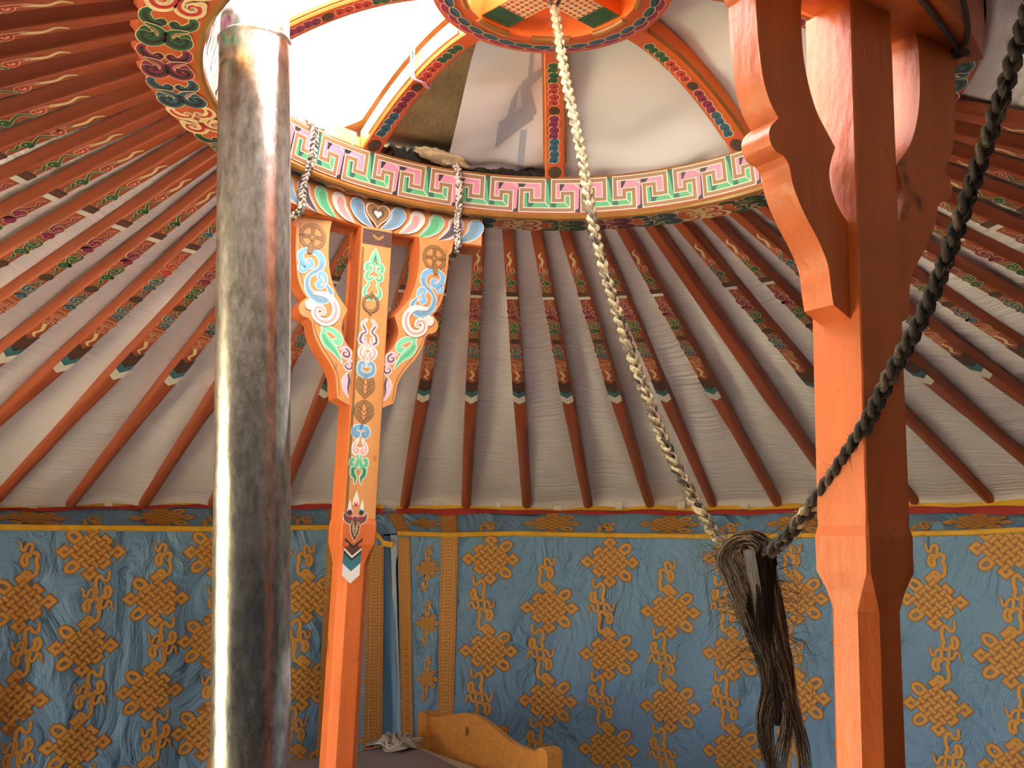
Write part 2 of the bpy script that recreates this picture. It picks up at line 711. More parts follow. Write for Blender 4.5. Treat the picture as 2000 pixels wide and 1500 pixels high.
build_roof()


# ------------------------------------------------------------------ roof poles
def pole_ends(k):
    a0 = -14.3 + k * STEP
    a1 = a0 + SK
    return P3(a0, 0.775, 0.862 + 0.0), P3(a1, 3.03, wall_top(a1) - 0.005)


PL = 2.36


def pole_w(t):
    """width of the pole at fraction t of its length"""
    pts = [(0, 0.031), (0.15, 0.036), (0.47, 0.047), (0.6, 0.05), (1.0, 0.048)]
    for (a, x), (b, y) in zip(pts, pts[1:]):
        if t <= b:
            return lerp(x, y, (t - a) / (b - a))
    return pts[-1][1]


def pole_h(t):
    return lerp(0.034, 0.048, min(1.0, t / 0.6))


def pole_mesh(painted, scheme=0):
    mb = MB()
    n = 16
    ts = [0, 0.01, 0.06, 0.15, 0.3, 0.45, 0.5, 0.56, 0.62, 0.75, 0.9, 1.0]
    vs = []
    for t in ts:
        wd, hh = pole_w(t), pole_h(t)
        e = lerp(7.0, 2.0, max(0, min(1, (t - 0.48) / 0.12)))    # squared section turning round
        for k in range(n):
            q = 2 * pi * (k + 0.5) / n
            c, s = cos(q), sin(q)
            vs.append((t * PL, wd / 2 * math.copysign(abs(c) ** (2 / e), c), hh / 2 * math.copysign(abs(s) ** (2 / e), s)))
    fs = []
    for i in range(len(ts) - 1):
        for k in range(n):
            k2 = (k + 1) % n
            fs.append((i * n + k, (i + 1) * n + k, (i + 1) * n + k2, i * n + k2))
    fs.append(tuple(range(n)))
    fs.append(tuple((len(ts) - 1) * n + k for k in range(n - 1, -1, -1)))
    mb.add(vs, fs, 'orange')
    if painted:
        # u across in units of the width (-0.5..0.5), v along in metres
        pen = Pen(mb, lambda u, v, l: Vector((v, u * pole_w(v / PL), -pole_h(v / PL) / 2 - 0.0004 * l)))
        A, B = [('green', 'maroon'), ('teal', 'red'), ('green', 'red')][scheme]

        class LP(Pen):
            pass
        X = 0.0325

        def lp(pts):
            return [(a, b) for a, b in pts]
        # strokes are drawn in metres across, so wrap the width
        pm = Pen(mb, lambda x, v, l: Vector((v, x * pole_w(v / PL) / X, -pole_h(v / PL) / 2 - 0.0004 * l)))
        o = 0.0016

        def scroll(v0, v1, m, edge, w=0.006, s=1):
            L = v1 - v0
            w *= 1.15
            a = v0 + 0.3 * L
            b = v0 + 0.72 * L
            r = min(0.0125, 0.24 * L)
            pm.lined([(-0.010 * s, v0), (0.012 * s, v0 + 0.12 * L)] + curl(0.000, a, r * 1.05, r * 0.2, 20 if s > 0 else 160, 1.15 * s), [w * 0.5, w, w, w * 0.8], m, edge, o, 1)
            pm.lined([(-0.012 * s, a), (-0.004 * s, (a + b) / 2), (0.011 * s, b - r * 0.6)] + curl(-0.001 * s, b, r * 1.05, r * 0.2, 0 if s > 0 else 180, -1.2 * s), [w * 0.5, w, w, w * 0.9], m, edge, o, 3)
            pm.disc(0.011 * s, a + 0.3 * L * 0.5, 0.0035, 0.0045, edge, 5)
            pm.disc(0.011 * s, a + 0.3 * L * 0.5, 0.0022, 0.003, m, 6)

        def tail(v0, v1, m, edge, s=1, core=None):
            L = v1 - v0
            pm.lined([(-0.004 * s, v0), (0.004 * s, v0 + 0.25 * L), (-0.003 * s, v0 + 0.55 * L), (0.004 * s, v1)], [0.0012, 0.005, 0.005, 0.007], m, edge, o * 0.8, 1)
        D = PL
        tail(0.058 * D, 0.088 * D, 'cream', 'cream')
        pm.lined([(0.004, 0.086 * D)] + curl(0.0, 0.098 * D, 0.0115, 0.003, 60, 1.1), [0.005, 0.006, 0.004], 'red', 'cream', 0.0022, 1)
        pm.lined([(-0.010, 0.103 * D), (0.0, 0.108 * D), (0.010, 0.113 * D), (0.002, 0.120 * D), (-0.010, 0.126 * D)] + curl(0.0, 0.129 * D, 0.0105, 0.003, 180, 1.2), [0.004, 0.008, 0.007, 0.006], A, 'cream', o, 3)
        pm.lined([(0.006, 0.135 * D), (-0.003, 0.140 * D), (0.003, 0.144 * D), (-0.002, 0.1485 * D)], [0.007, 0.006, 0.004, 0.001], A, 'cream', o * 0.8, 2)
        pen.rect(-0.5, 0.1525 * D, 0.5, 0.161 * D, 'brown', 1)
        pen.rect(-0.5, 0.1505 * D, 0.5, 0.1525 * D, 'dark', 1)
        pen.rect(-0.5, 0.161 * D, 0.5, 0.168 * D, 'white', 1)
        tail(0.172 * D, 0.192 * D, B, 'cream')
        scroll(0.190 * D, 0.226 * D, B, 'cream', 0.0085)
        scroll(0.226 * D, 0.264 * D, A, 'cream', 0.0075, -1)
        tail(0.274 * D, 0.262 * D, A, 'cream')
        pm.disc(0, 0.283 * D, 0.0155, 0.0165, 'dark', 1)
        pm.disc(0, 0.283 * D, 0.0138, 0.0148, 'disc_brown', 2)
        tail(0.292 * D, 0.303 * D, 'teal', 'cream')
        scroll(0.300 * D, 0.340 * D, 'teal', 'cream', 0.007)
        scroll(0.340 * D, 0.382 * D, 'red', 'cream', 0.004, -1)
        tail(0.408 * D, 0.376 * D, 'cream', 'cream')

        def chev(v0, v1, m, layer):
            d = 0.028
            pen.quad([(-0.5, v0), (0, v0 + d), (0, v1 + d), (-0.5, v1)], m, layer)
            pen.quad([(0, v0 + d), (0.5, v0), (0.5, v1), (0, v1 + d)], m, layer)
        chev(0.408 * D, 0.438 * D, 'chev_brown', 1)
        chev(0.406 * D, 0.4095 * D, 'dark', 2)
        chev(0.436 * D, 0.439 * D, 'dark', 2)
        chev(0.439 * D, 0.456 * D, 'chev_teal', 1)
        pen.quad([(-0.5, 0.456 * D), (0, 0.456 * D + 0.028), (0, 0.490 * D), (-0.5, 0.478 * D)], 'white', 1)
        pen.quad([(0, 0.456 * D + 0.028), (0.5, 0.456 * D), (0.5, 0.478 * D), (0, 0.490 * D)], 'white', 1)
    return mb


ORD = ['', 'first', 'second', 'third', 'fourth', 'fifth', 'sixth', 'seventh', 'eighth', 'ninth', 'tenth', 'eleventh', 'twelfth',
       'thirteenth', 'fourteenth', 'fifteenth', 'sixteenth', 'seventeenth', 'eighteenth']


def build_poles():
    protos = {}
    for k in range(-19, 19):
        plain = k == 6
        sch = 1 if k in (-8, 9) else 0
        key = (plain, sch)
        if key not in protos:
            o = pole_mesh(not plain, sch).build('roof_pole', smooth=False)
            protos[key] = o
        else:
            o = protos[key].copy()
            COL.objects.link(o)
        a, b = pole_ends(k)
        x = (b - a).normalized()
        rad = Vector((a.x, a.y, 0)).normalized()
        side = Vector((0, 0, 1)).cross(x).normalized()
        zz = x.cross(side)
        m = Matrix((x, side, zz)).transposed().to_4x4()
        m.translation = a
        o.matrix_world = m
        if plain:
            lab = 'plain orange roof pole without painted scrolls, between painted poles behind the rope'
        elif k <= -5:
            lab = 'orange roof pole with painted scrolls, %s to the left of the stovepipe' % ORD[-4 - k]
        elif k == -4:
            lab = 'orange roof pole mostly hidden behind the stovepipe'
        elif k == -3:
            lab = 'orange roof pole showing between the stovepipe and the painted post'
        elif k == -2:
            lab = 'orange roof pole passing behind the bracket of the painted post'
        elif k <= 7:
            n = k + 2 - (1 if k > 6 else 0)
            lab = 'orange roof pole with painted scrolls, %s to the right of the painted post' % ORD[n]
        else:
            lab = 'orange roof pole with painted scrolls, %s to the right of the plain orange post' % ORD[k - 7]
        tag(o, lab, 'roof pole', 'painted roof poles fanning out from the crown')


build_poles()


# ------------------------------------------------------------------ crown ring with hub and spokes
def build_crown():
    root = thing('wooden_skylight', 'round painted wooden skylight ring with key-pattern rim, curved spokes and hub', 'skylight', (0, 0, HZ + HB))
    L = root.location

    # rim
    mb = MB()
    Z = HZ
    mb.revolve([(RI + 0.004, Z + HB), (RO, Z + HB), (RO + 0.012, Z + HB + 0.012), (RO + 0.012, Z + HK - 0.01), (RO, Z + HK), (RK, Z + HK), (RI, Z + HB + 0.012)], 180, 'crown_orange')
    # gold bead along the inner lower edge
    prof = [(RI + 0.002 + 0.009 * cos(q), Z + HB + 0.004 + 0.009 * sin(q)) for q in [2 * pi * i / 8 for i in range(8)]]
    mb.revolve(prof, 180, 'gold')
    prof = [(RK + 0.003 + 0.005 * cos(q), Z + HK + 0.001 + 0.005 * sin(q)) for q in [2 * pi * i / 8 for i in range(8)]]
    mb.revolve(prof, 180, 'gold')
    # key pattern on the inner face: u in units along, v 0..1 up
    NU = 25
    UA = 360.0 / NU

    def kf(u, v, l):
        az = -6.9 + u * UA
        h = lerp(HB + 0.0155, HK - 0.003, v)
        r = lerp(RI, RK, v) - 0.0012 - 0.00045 * l
        return P3(az, r, h)
    kp = Pen(mb, kf)

    def hv(path, w, m, layer):
        """axis-aligned band; w in height units, converted for u"""
        wu = w / 1.72
        for (a, b) in zip(path, path[1:]):
            u0, u1 = min(a[0], b[0]) - wu / 2, max(a[0], b[0]) + wu / 2
            v0, v1 = min(a[1], b[1]) - w / 2, max(a[1], b[1]) + w / 2
            kp.rect(u0, v0, u1, v1, m, layer, max(1, int((u1 - u0) / 0.1)))
    for i in range(NU):
        d = float(i)
        S = lambda pts: [(a + d, b) for a, b in pts]
        kp.rect(d, 0, d + 1, 1, 'dark', 1, 10)
        # green parts
        kp.rect(d + 0.43, 0.1, d + 0.53, 0.98, 'kgreen_deep', 2, 2)
        kp.quad(S([(0.43, 0.98), (0.47, 0.85), (0.53, 0.12), (0.43, 0.12)]), 'kgreen', 3)
        kp.rect(d + 0.07, 0.1, d + 0.85, 0.33, 'kgreen_deep', 2, 8)
        kp.quad(S([(0.20, 0.11), (0.50, 0.11), (0.43, 0.31), (0.26, 0.31)]), 'kgreen', 3, 3)
        kp.quad(S([(0.62, 0.11), (0.83, 0.11), (0.75, 0.30), (0.60, 0.30)]), 'kgreen', 3, 3)
        kp.quad(S([(0.08, 0.11), (0.15, 0.11), (0.13, 0.62), (0.08, 0.62)]), 'kgreen', 3)
        kp.rect(d + 0.13, 0.11, d + 0.17, 0.62, 'kgreen_deep', 2)
        kp.quad(S([(0.75, 0.31), (0.83, 0.13), (0.83, 0.52), (0.75, 0.52)]), 'kgreen', 3)
        # pink parts
        kp.quad(S([(0.06, 0.72), (0.12, 0.86), (0.35, 0.86), (0.35, 0.72)]), 'kpink', 2, 3)
        kp.rect(d + 0.25, 0.42, d + 0.345, 0.86, 'kpink', 2)
        kp.rect(d + 0.605, 0.42, d + 0.665, 0.86, 'kpink', 2)
        kp.quad(S([(0.69, 0.66), (0.75, 0.86), (0.99, 0.86), (0.99, 0.66)]), 'kpink', 2, 3)
        kp.quad(S([(0.90, 0.04), (0.97, 0.12), (0.985, 0.86), (0.90, 0.80)]), 'kpink', 2)
        path = S([(-0.432, 0.93), (0.394, 0.93), (0.394, 0.36), (0.21, 0.36), (0.21, 0.66), (0.046, 0.66), (0.046, 0.07), (0.87, 0.07), (0.87, 0.57), (0.713, 0.57), (0.713, 0.36), (0.568, 0.36), (0.568, 0.93)])
        hv(path, 0.155, 'kwhite', 4)
        hv(path, 0.10, 'kbrown', 5)
        kp.stroke(S([(0.42, 0.32), (0.51, 0.13)]), 0.016, 'kwhite', 5, cap=False)
        kp.stroke(S([(0.74, 0.30), (0.835, 0.13)]), 0.016, 'kwhite', 5, cap=False)
        kp.stroke(S([(0.885, 0.88), (0.985, 0.72)]), 0.016, 'kwhite', 5, cap=False)
    # scroll band on the underside: x across (-0.5 outer .. 0.5 inner), y along in motif units
    NM = 36
    rmid, wid = (RI + 0.016 + RO) / 2, RO - RI - 0.022

    def bf(x, y, l):
        az = -92 + y * 360.0 / NM
        return P3(az, rmid - x * wid, HB - 0.0004 * l)
    bp = Pen(mb, bf)
    cyc = [('cream', 'cream', 'red'), ('green', 'cream', 'dark'), ('maroon', 'cream', 'dark'), ('teal', 'cream', 'dark')]
    for i in range(NM):
        fill, edge, core = cyc[i % 4]
        for s in (-1, 1):
            o = 0.022
            f2 = 'cream' if fill == 'cream' else fill
            c2 = core
            bp.lined([(s * 0.30 + 0.0, i + 0.03), (s * 0.42, i + 0.12), (s * 0.45, i + 0.26), (s * 0.34, i + 0.40), (s * 0.18, i + 0.43), (s * 0.07, i + 0.36), (s * 0.12, i + 0.29), (s * 0.2, i + 0.33)], [0.03, 0.17, 0.23, 0.19, 0.12, 0.08, 0.05], f2, edge, o, 1, core=c2)
            bp.lined([(s * 0.40, i + 0.46), (s * 0.16, i + 0.53), (s * 0.04, i + 0.68), (s * 0.10, i + 0.88), (s * 0.28, i + 0.95), (s * 0.43, i + 0.85), (s * 0.40, i + 0.70), (s * 0.26, i + 0.70), (s * 0.22, i + 0.78), (s * 0.3, i + 0.81)], [0.03, 0.11, 0.18, 0.22, 0.24, 0.20, 0.14, 0.10, 0.05], f2, edge, o, 4, core=c2)
            bp.lined([(s * 0.30, i + 0.62), (s * 0.40, i + 0.57), (s * 0.47, i + 0.62)], [0.07, 0.12, 0.05], f2, edge, o * 0.8, 7)
    attach(mb.build('rim'), root)

    # hub
    hb = 1.097
    mb = MB()
    mb.revolve([(0.182, Z + hb), (0.25, Z + hb), (0.256, Z + hb + 0.01), (0.25, Z + hb + 0.085), (0.172, Z + hb + 0.085)], 96, 'crown_orange')
    mb.revolve([(0.1815, Z + hb + 0.001), (0.1715, Z + hb + 0.084)], 96, 'crown_inner', closed=False)
    for a in range(0, 360, 45):
        prof = [(0.186 + 0.008 * cos(q), Z + hb + 0.007 * sin(q)) for q in [2 * pi * i / 8 for i in range(8)]]
        mb.revolve(prof, 14, 'gold', a - 14, a + 14)
    NC = 32

    def hf(x, y, l):
        return P3(y * 360.0 / NC, 0.222 + x, Z * 0 + hb - 0.0004 * l)
    hp = Pen(mb, hf)
    for i in range(NC):
        for (x0, fill, edge, ly) in ((0.010, 'maroon', 'pinkish', 1), (-0.004, 'teal', 'cream', 4)):
            pts = lambda rr, ww: [(x0 + ww * cos(2 * pi * q / 14), i + (0.2 if ly == 1 else 0.55) + rr * sin(2 * pi * q / 14)) for q in range(14)]
            hp.poly(pts(0.56, 0.0115), edge, ly + (i % 2))
            hp.poly(pts(0.50, 0.0095), fill, ly + 1 + (i % 2))
            if ly == 4:
                hp.stroke([(x0 + 0.004, i + 0.2), (x0 + 0.005, i + 0.55), (x0 + 0.0, i + 0.9)], [0.002, 0.006, 0.002], 'dark', ly + 3)
    hub = attach(mb.build('hub'), root)

    # crossed bars inside the hub, painted underneath
    for a in (45, 135):
        mb = MB()
        zc = Z + hb + 0.034
        rot = Matrix.Rotation(-R(a), 3, 'Z')
        mb.box((0, 0, zc + (0 if a == 45 else 0.001)), (0.078, 0.35, 0.05), 'crown_inner', rot)
        zb = zc - 0.025 - (0.0006 if a == 45 else -0.0006)
        pn = Pen(mb, lambda x, y, l, rot=rot, zb=zb: rot @ Vector((x, y, 0)) + Vector((0, 0, zb - 0.0004 * l)))
        for e in (-1, 1):
            pn.rect(-0.038, e * 0.118, 0.038, e * 0.172, 'green', 2)
            pn.lined(curl(0.012, e * 0.145, 0.012, 0.003, 0, 1.2), 0.004, 'kgreen_deep', 'dark', 0.001, 3)
            pn.lined(curl(-0.012, e * 0.145, 0.012, 0.003, 180, -1.2), 0.004, 'kgreen_deep', 'dark', 0.001, 3)
            pn.stroke([(-0.028, e * 0.135), (0, e * 0.128), (0.028, e * 0.135)], 0.003, 'dark', 3)
            pn.stroke([(-0.028, e * 0.158), (0, e * 0.163), (0.028, e * 0.158)], 0.003, 'dark', 3)
            pn.rect(-0.038, e * 0.03, 0.038, e * 0.118, 'cream', 1)
            for iy in range(7):
                for ix in range(5):
                    x = -0.030 + ix * 0.015
                    y = e * (0.036 + iy * 0.013)
                    pn.rect(x - 0.0052, y - 0.0016, x + 0.0052, y + 0.0016, 'red', 2)
                    pn.rect(x - 0.0016, y - 0.0052, x + 0.0016, y + 0.0052, 'red', 3)
        sub(mb.build('hub_bar'), hub)

    # iron hook under the hub
    mb = MB()
    pts = []
    for i in range(25):
        q = 2 * pi * i / 24
        pts.append((0.006 + 0.012 * cos(q), 0.004 * cos(q), Z + hb + 0.004 + 0.026 * sin(q)))
    mb.tube(pts, 0.004, 'iron', 8)
    mb.tube([(0.006, 0, Z + hb + 0.02), (0.006, 0, Z + hb + 0.06)], 0.005, 'iron', 8)
    sub(mb.build('hook', smooth=True), hub)

    # spokes
    for si in range(8):
        az = 1.5 + 45 * si
        mb = MB()

        def sp(t, x, dz):
            r = lerp(RK - 0.004 + 0.012, 0.245, t)
            h = HK - 0.006 + (hb + 0.012 - HK) * (1 - (1 - t) ** 1.9)
            a = R(az)
            c = P3(az, r, h + dz)
            return c + Vector((cos(a), -sin(a), 0)) * x
        WS, HS = 0.027, 0.055
        n = 26
        sect = [(-WS, 0.004), (-WS + 0.004, 0.0), (WS - 0.004, 0.0), (WS, 0.004), (WS, HS), (-WS, HS)]
        vs = []
        for i in range(n + 1):
            t = i / n
            k = lerp(1.0, 0.86, t)
            for (x, dz) in sect:
                vs.append(sp(t, x * k, dz))
        fs = []
        for i in range(n):
            for j in range(6):
                j2 = (j + 1) % 6
                fs.append((i * 6 + j, i * 6 + j2, (i + 1) * 6 + j2, (i + 1) * 6 + j))
        fs.append((0, 1, 2, 3, 4, 5))
        fs.append(tuple(n * 6 + j for j in (5, 4, 3, 2, 1, 0)))
        mb.add(vs, fs, 'crown_inner')
        # flat underside painted a shade redder, bead along both sides
        for i in range(1):
            mb.add([sp(j / n, x * lerp(1, 0.86, j / n), -0.0005) for j in range(n + 1) for x in (-WS + 0.004, WS - 0.004)], [(2 * j, 2 * j + 1, 2 * j + 3, 2 * j + 2) for j in range(n)], 'crown_orange')
        for s in (-1, 1):
            mb.tube([sp(0.09 + 0.83 * j / n, s * (WS + 0.0) * lerp(1, 0.86, j / n), 0.012) for j in range(n + 1)], 0.0055, 'gold', 6)
        LS = 0.47
        pn = Pen(mb, lambda x, y, l: sp(y / LS, x, -0.0006 - 0.0004 * l))

        def eight(y0, y1, m, edge='cream'):
            ya, yb = lerp(y0, y1, 0.25), lerp(y0, y1, 0.75)
            pn.lined(curl(-0.001, ya, 0.003, 0.010, 200, 1.0) + [(0.0, (ya + yb) / 2)] + curl(0.001, yb, 0.010, 0.003, 180, -1.0), [0.006, 0.0105, 0.010, 0.0105, 0.006], m, edge, 0.0018, 1, core=None)
            pn.disc(-0.001, ya, 0.0035, 0.0035, 'dark', 4)
            pn.disc(0.001, yb, 0.0035, 0.0035, 'dark', 4)
        pn.disc(0, 0.028, 0.018, 0.017, 'dark', 1)
        pn.disc(0, 0.028, 0.0165, 0.0155, 'disc_brown', 2)
        pn.stroke([(-0.006, 0.016), (0.005, 0.024), (-0.005, 0.031), (0.006, 0.04)], 0.0025, 'dark', 3)
        ys = [0.055, 0.092, 0.13, 0.168, 0.205]
        for q, m in enumerate(['teal', 'teal', 'maroon', 'maroon']):
            eight(ys[q], ys[q + 1] - 0.003, m)
        pn.disc(0, 0.222, 0.014, 0.014, 'dark', 1)
        pn.disc(0, 0.222, 0.0125, 0.0125, 'disc_brown', 2)
        pn.stroke([(-0.004, 0.214), (0.004, 0.220), (-0.004, 0.225), (0.004, 0.231)], 0.002, 'dark', 3)
        ys = [0.240, 0.282, 0.324, 0.366, 0.408]
        for q, m in enumerate(['red', 'red', 'green', 'green']):
            eight(ys[q], ys[q + 1] - 0.003, m)
        attach(mb.build('spoke'), root)
    return root


build_crown()


# ------------------------------------------------------------------ support posts
OUT = [(0.223, 0.757), (0.219, 0.731), (0.211, 0.721), (0.209, 0.68), (0.206, 0.645), (0.199, 0.60), (0.187, 0.57), (0.172, 0.550), (0.180, 0.5425), (0.187, 0.534), (0.190, 0.523),
       (0.186, 0.510), (0.177, 0.502), (0.164, 0.499), (0.154, 0.487), (0.147, 0.46), (0.127, 0.425), (0.102, 0.393), (0.085, 0.362), (0.080, 0.33), (0.076, 0.307), (0.036, 0.288)]
INN = [(0.038, 0.425), (0.058, 0.443), (0.071, 0.464), (0.077, 0.488), (0.074, 0.508), (0.064, 0.533), (0.076, 0.548), (0.096, 0.573), (0.109, 0.60), (0.118, 0.63), (0.123, 0.66), (0.125, 0.70), (0.124, 0.733), (0.120, 0.757)]


def bracket_outline(s):
    def sm(P, hard):
        out, run = [], [P[0]]
        for i in range(1, len(P)):
            run.append(P[i])
            if i in hard or i == len(P) - 1:
                out += smooth_line(run, 4)[:-1]
                run = [P[i]]
        return out + [P[-1]]
    pts = sm(OUT, {2, 7, 13, 20}) + sm(INN, {5})
    pts = [(a * s, b) for a, b in pts]
    return pts if s < 0 else pts[::-1]


def build_post(center, painted, label, lean=0.0):
    root = thing('support_post', label, 'post', (center[0], center[1], 0))
    C = Vector((center[0], center[1], HZ))
    # local frame: s along T3, h up, d along the inward normal (far post) which is the outward one of the near post
    inward = 1 if painted else -1

    def loc(s, h, d):
        p = C + T3 * (s + lean * (h - 0.5)) + N3 * d
        return Vector((p.x, p.y, HZ + h))
    main = 'post_orange'
    W = 0.043
    # shaft: square head, eight-sided below
    mb = MB()
    secs = []
    rows = [(0.757, W, 0.002), (0.02, W, 0.002), (0.012, W, 0.003), (-0.002, W + 0.003, 0.003), (-0.05, W + 0.003, 0.004), (-0.075, W - 0.002, 0.012), (-0.10, W - 0.004, 0.019), (-0.7, W - 0.003, 0.019), (-1.5, W - 0.003, 0.019)]
    for (h, a, ch) in rows:
        for (sx, dy) in ((1, 1), (-1, 1), (-1, -1), (1, -1)):
            p = [(sx * (a - ch), dy * a), (sx * a, dy * (a - ch))]
            if sx * dy > 0:
                p = p[::-1]
            secs += [loc(x, h, y) for x, y in p]
    fs = []
    for i in range(len(rows) - 1):
        for k in range(8):
            k2 = (k + 1) % 8
            fs.append((i * 8 + k, i * 8 + k2, (i + 1) * 8 + k2, (i + 1) * 8 + k))
    fs.append(tuple(range(8)))
    fs.append(tuple((len(rows) - 1) * 8 + k for k in range(7, -1, -1)))
    mb.add(secs, fs, main)
    if painted:
        def face_d(h):
            q = [(-1.5, W - 0.003), (-0.10, W - 0.004), (-0.075, W - 0.002), (-0.05, W + 0.003), (-0.002, W + 0.003), (0.012, W), (0.8, W)]
            for (h0, d0), (h1, d1) in zip(q, q[1:]):
                if h <= h1:
                    return lerp(d0, d1, (h - h0) / (h1 - h0))
            return W
        pn = Pen(mb, lambda s, h, l: loc(s, h, face_d(h) + 0.0002 + 0.0004 * l))
        paint_shaft(pn)
    attach(mb.build('shaft'), root)
    TH = 0.026
    for s in (-1, 1):
        mb = MB()
        mb.prism(bracket_outline(s), lambda a, b, t: loc(a, b, t), main, 'post_face' if painted else main, (-TH, TH + (0.012 if painted else 0)))
        if painted:
            front = TH + 0.012
            pn = Pen(mb, lambda a, b, l: loc(a * s, b, front + 0.0002 + 0.0004 * l))
            paint_bracket(pn)
        attach(mb.build('bracket'), root)
    # curved block on top, fitted under the crown ring
    az0 = math.degrees(math.atan2(center[0], center[1]))
    mb = MB()
    zt, zb = HZ + HB - 0.0012, HZ + 0.757
    r1, r2 = (0.712 if painted else 0.655), 0.80
    prof = [(r1, zb + 0.004), (r1 + 0.004, zb), (r2, zb), (r2, zt), (r1, zt)]
    mb.revolve(prof, 24, main, az0 - (25 if painted else 20), az0 + 25)
    if painted:
        def cf(u, v, l):     # u in metres along, v 0..1 up
            return P3(az0 + 0.6 + math.degrees(u / r1), r1 - 0.0004 - 0.0004 * l, lerp(0.763, HB - 0.003, v))
        pn = Pen(mb, cf)
        for i in range(24):
            a, b = lerp(-0.302, 0.302, i / 24), lerp(-0.302, 0.302, (i + 1) / 24)
            pn.rect(a, -0.02, b, 1.02, 'post_face', 1)
        H = 0.072

        def cm(u, v, l):
            return cf(u, v / H, l)
        pm = Pen(mb, cm)
        sets = [('sky_blue', 'slate'), ('white', 'rose'), ('mint', 'kgreen'), ('pinkish', 'charcoal'), ('sky_blue', 'slate')]
        for s in (-1, 1):
            for i in range(4, -1, -1):
                a, b = sets[i]
                x = s * (0.050 + 0.056 * i)
                pts = [(x + s * 0.012, 0.047), (x + s * 0.004, 0.030), (x - s * 0.014, 0.014), (x - s * 0.038, 0.0)]
                ly = 2 + (4 - i) * 3
                pm.stroke(pts, [0.046, 0.038, 0.026, 0.004], 'kwhite', ly, n=6)
                pm.stroke(pts, [0.040, 0.032, 0.020, 0.002], a, ly + 1, n=6)
                pts2 = [(p[0] - s * 0.004 * (1 - k / 3) , p[1] - 0.002) for k, p in enumerate(pts)]
                pm.stroke(pts2, [0.022, 0.019, 0.012, 0.001], b, ly + 2, n=6)

        def heart(k):
            out = []
            for i in range(24):
                q = 2 * pi * i / 24
                out.append((k * 0.016 * sin(q) ** 3 * 1.0, 0.033 + k * 0.001 * (13 * cos(q) - 5 * cos(2 * q) - 2 * cos(3 * q) - cos(4 * q))))
            return out
        for k, m, ly in ((2.35, 'kwhite', 18), (2.1, 'leaf_brown', 19), (1.2, 'charcoal', 20), (0.72, 'kwhite', 21)):
            pm.poly([(p[0], p[1] + 0.004) for p in heart(k)], m, ly)
    attach(mb.build('crown_block'), root)
    return root


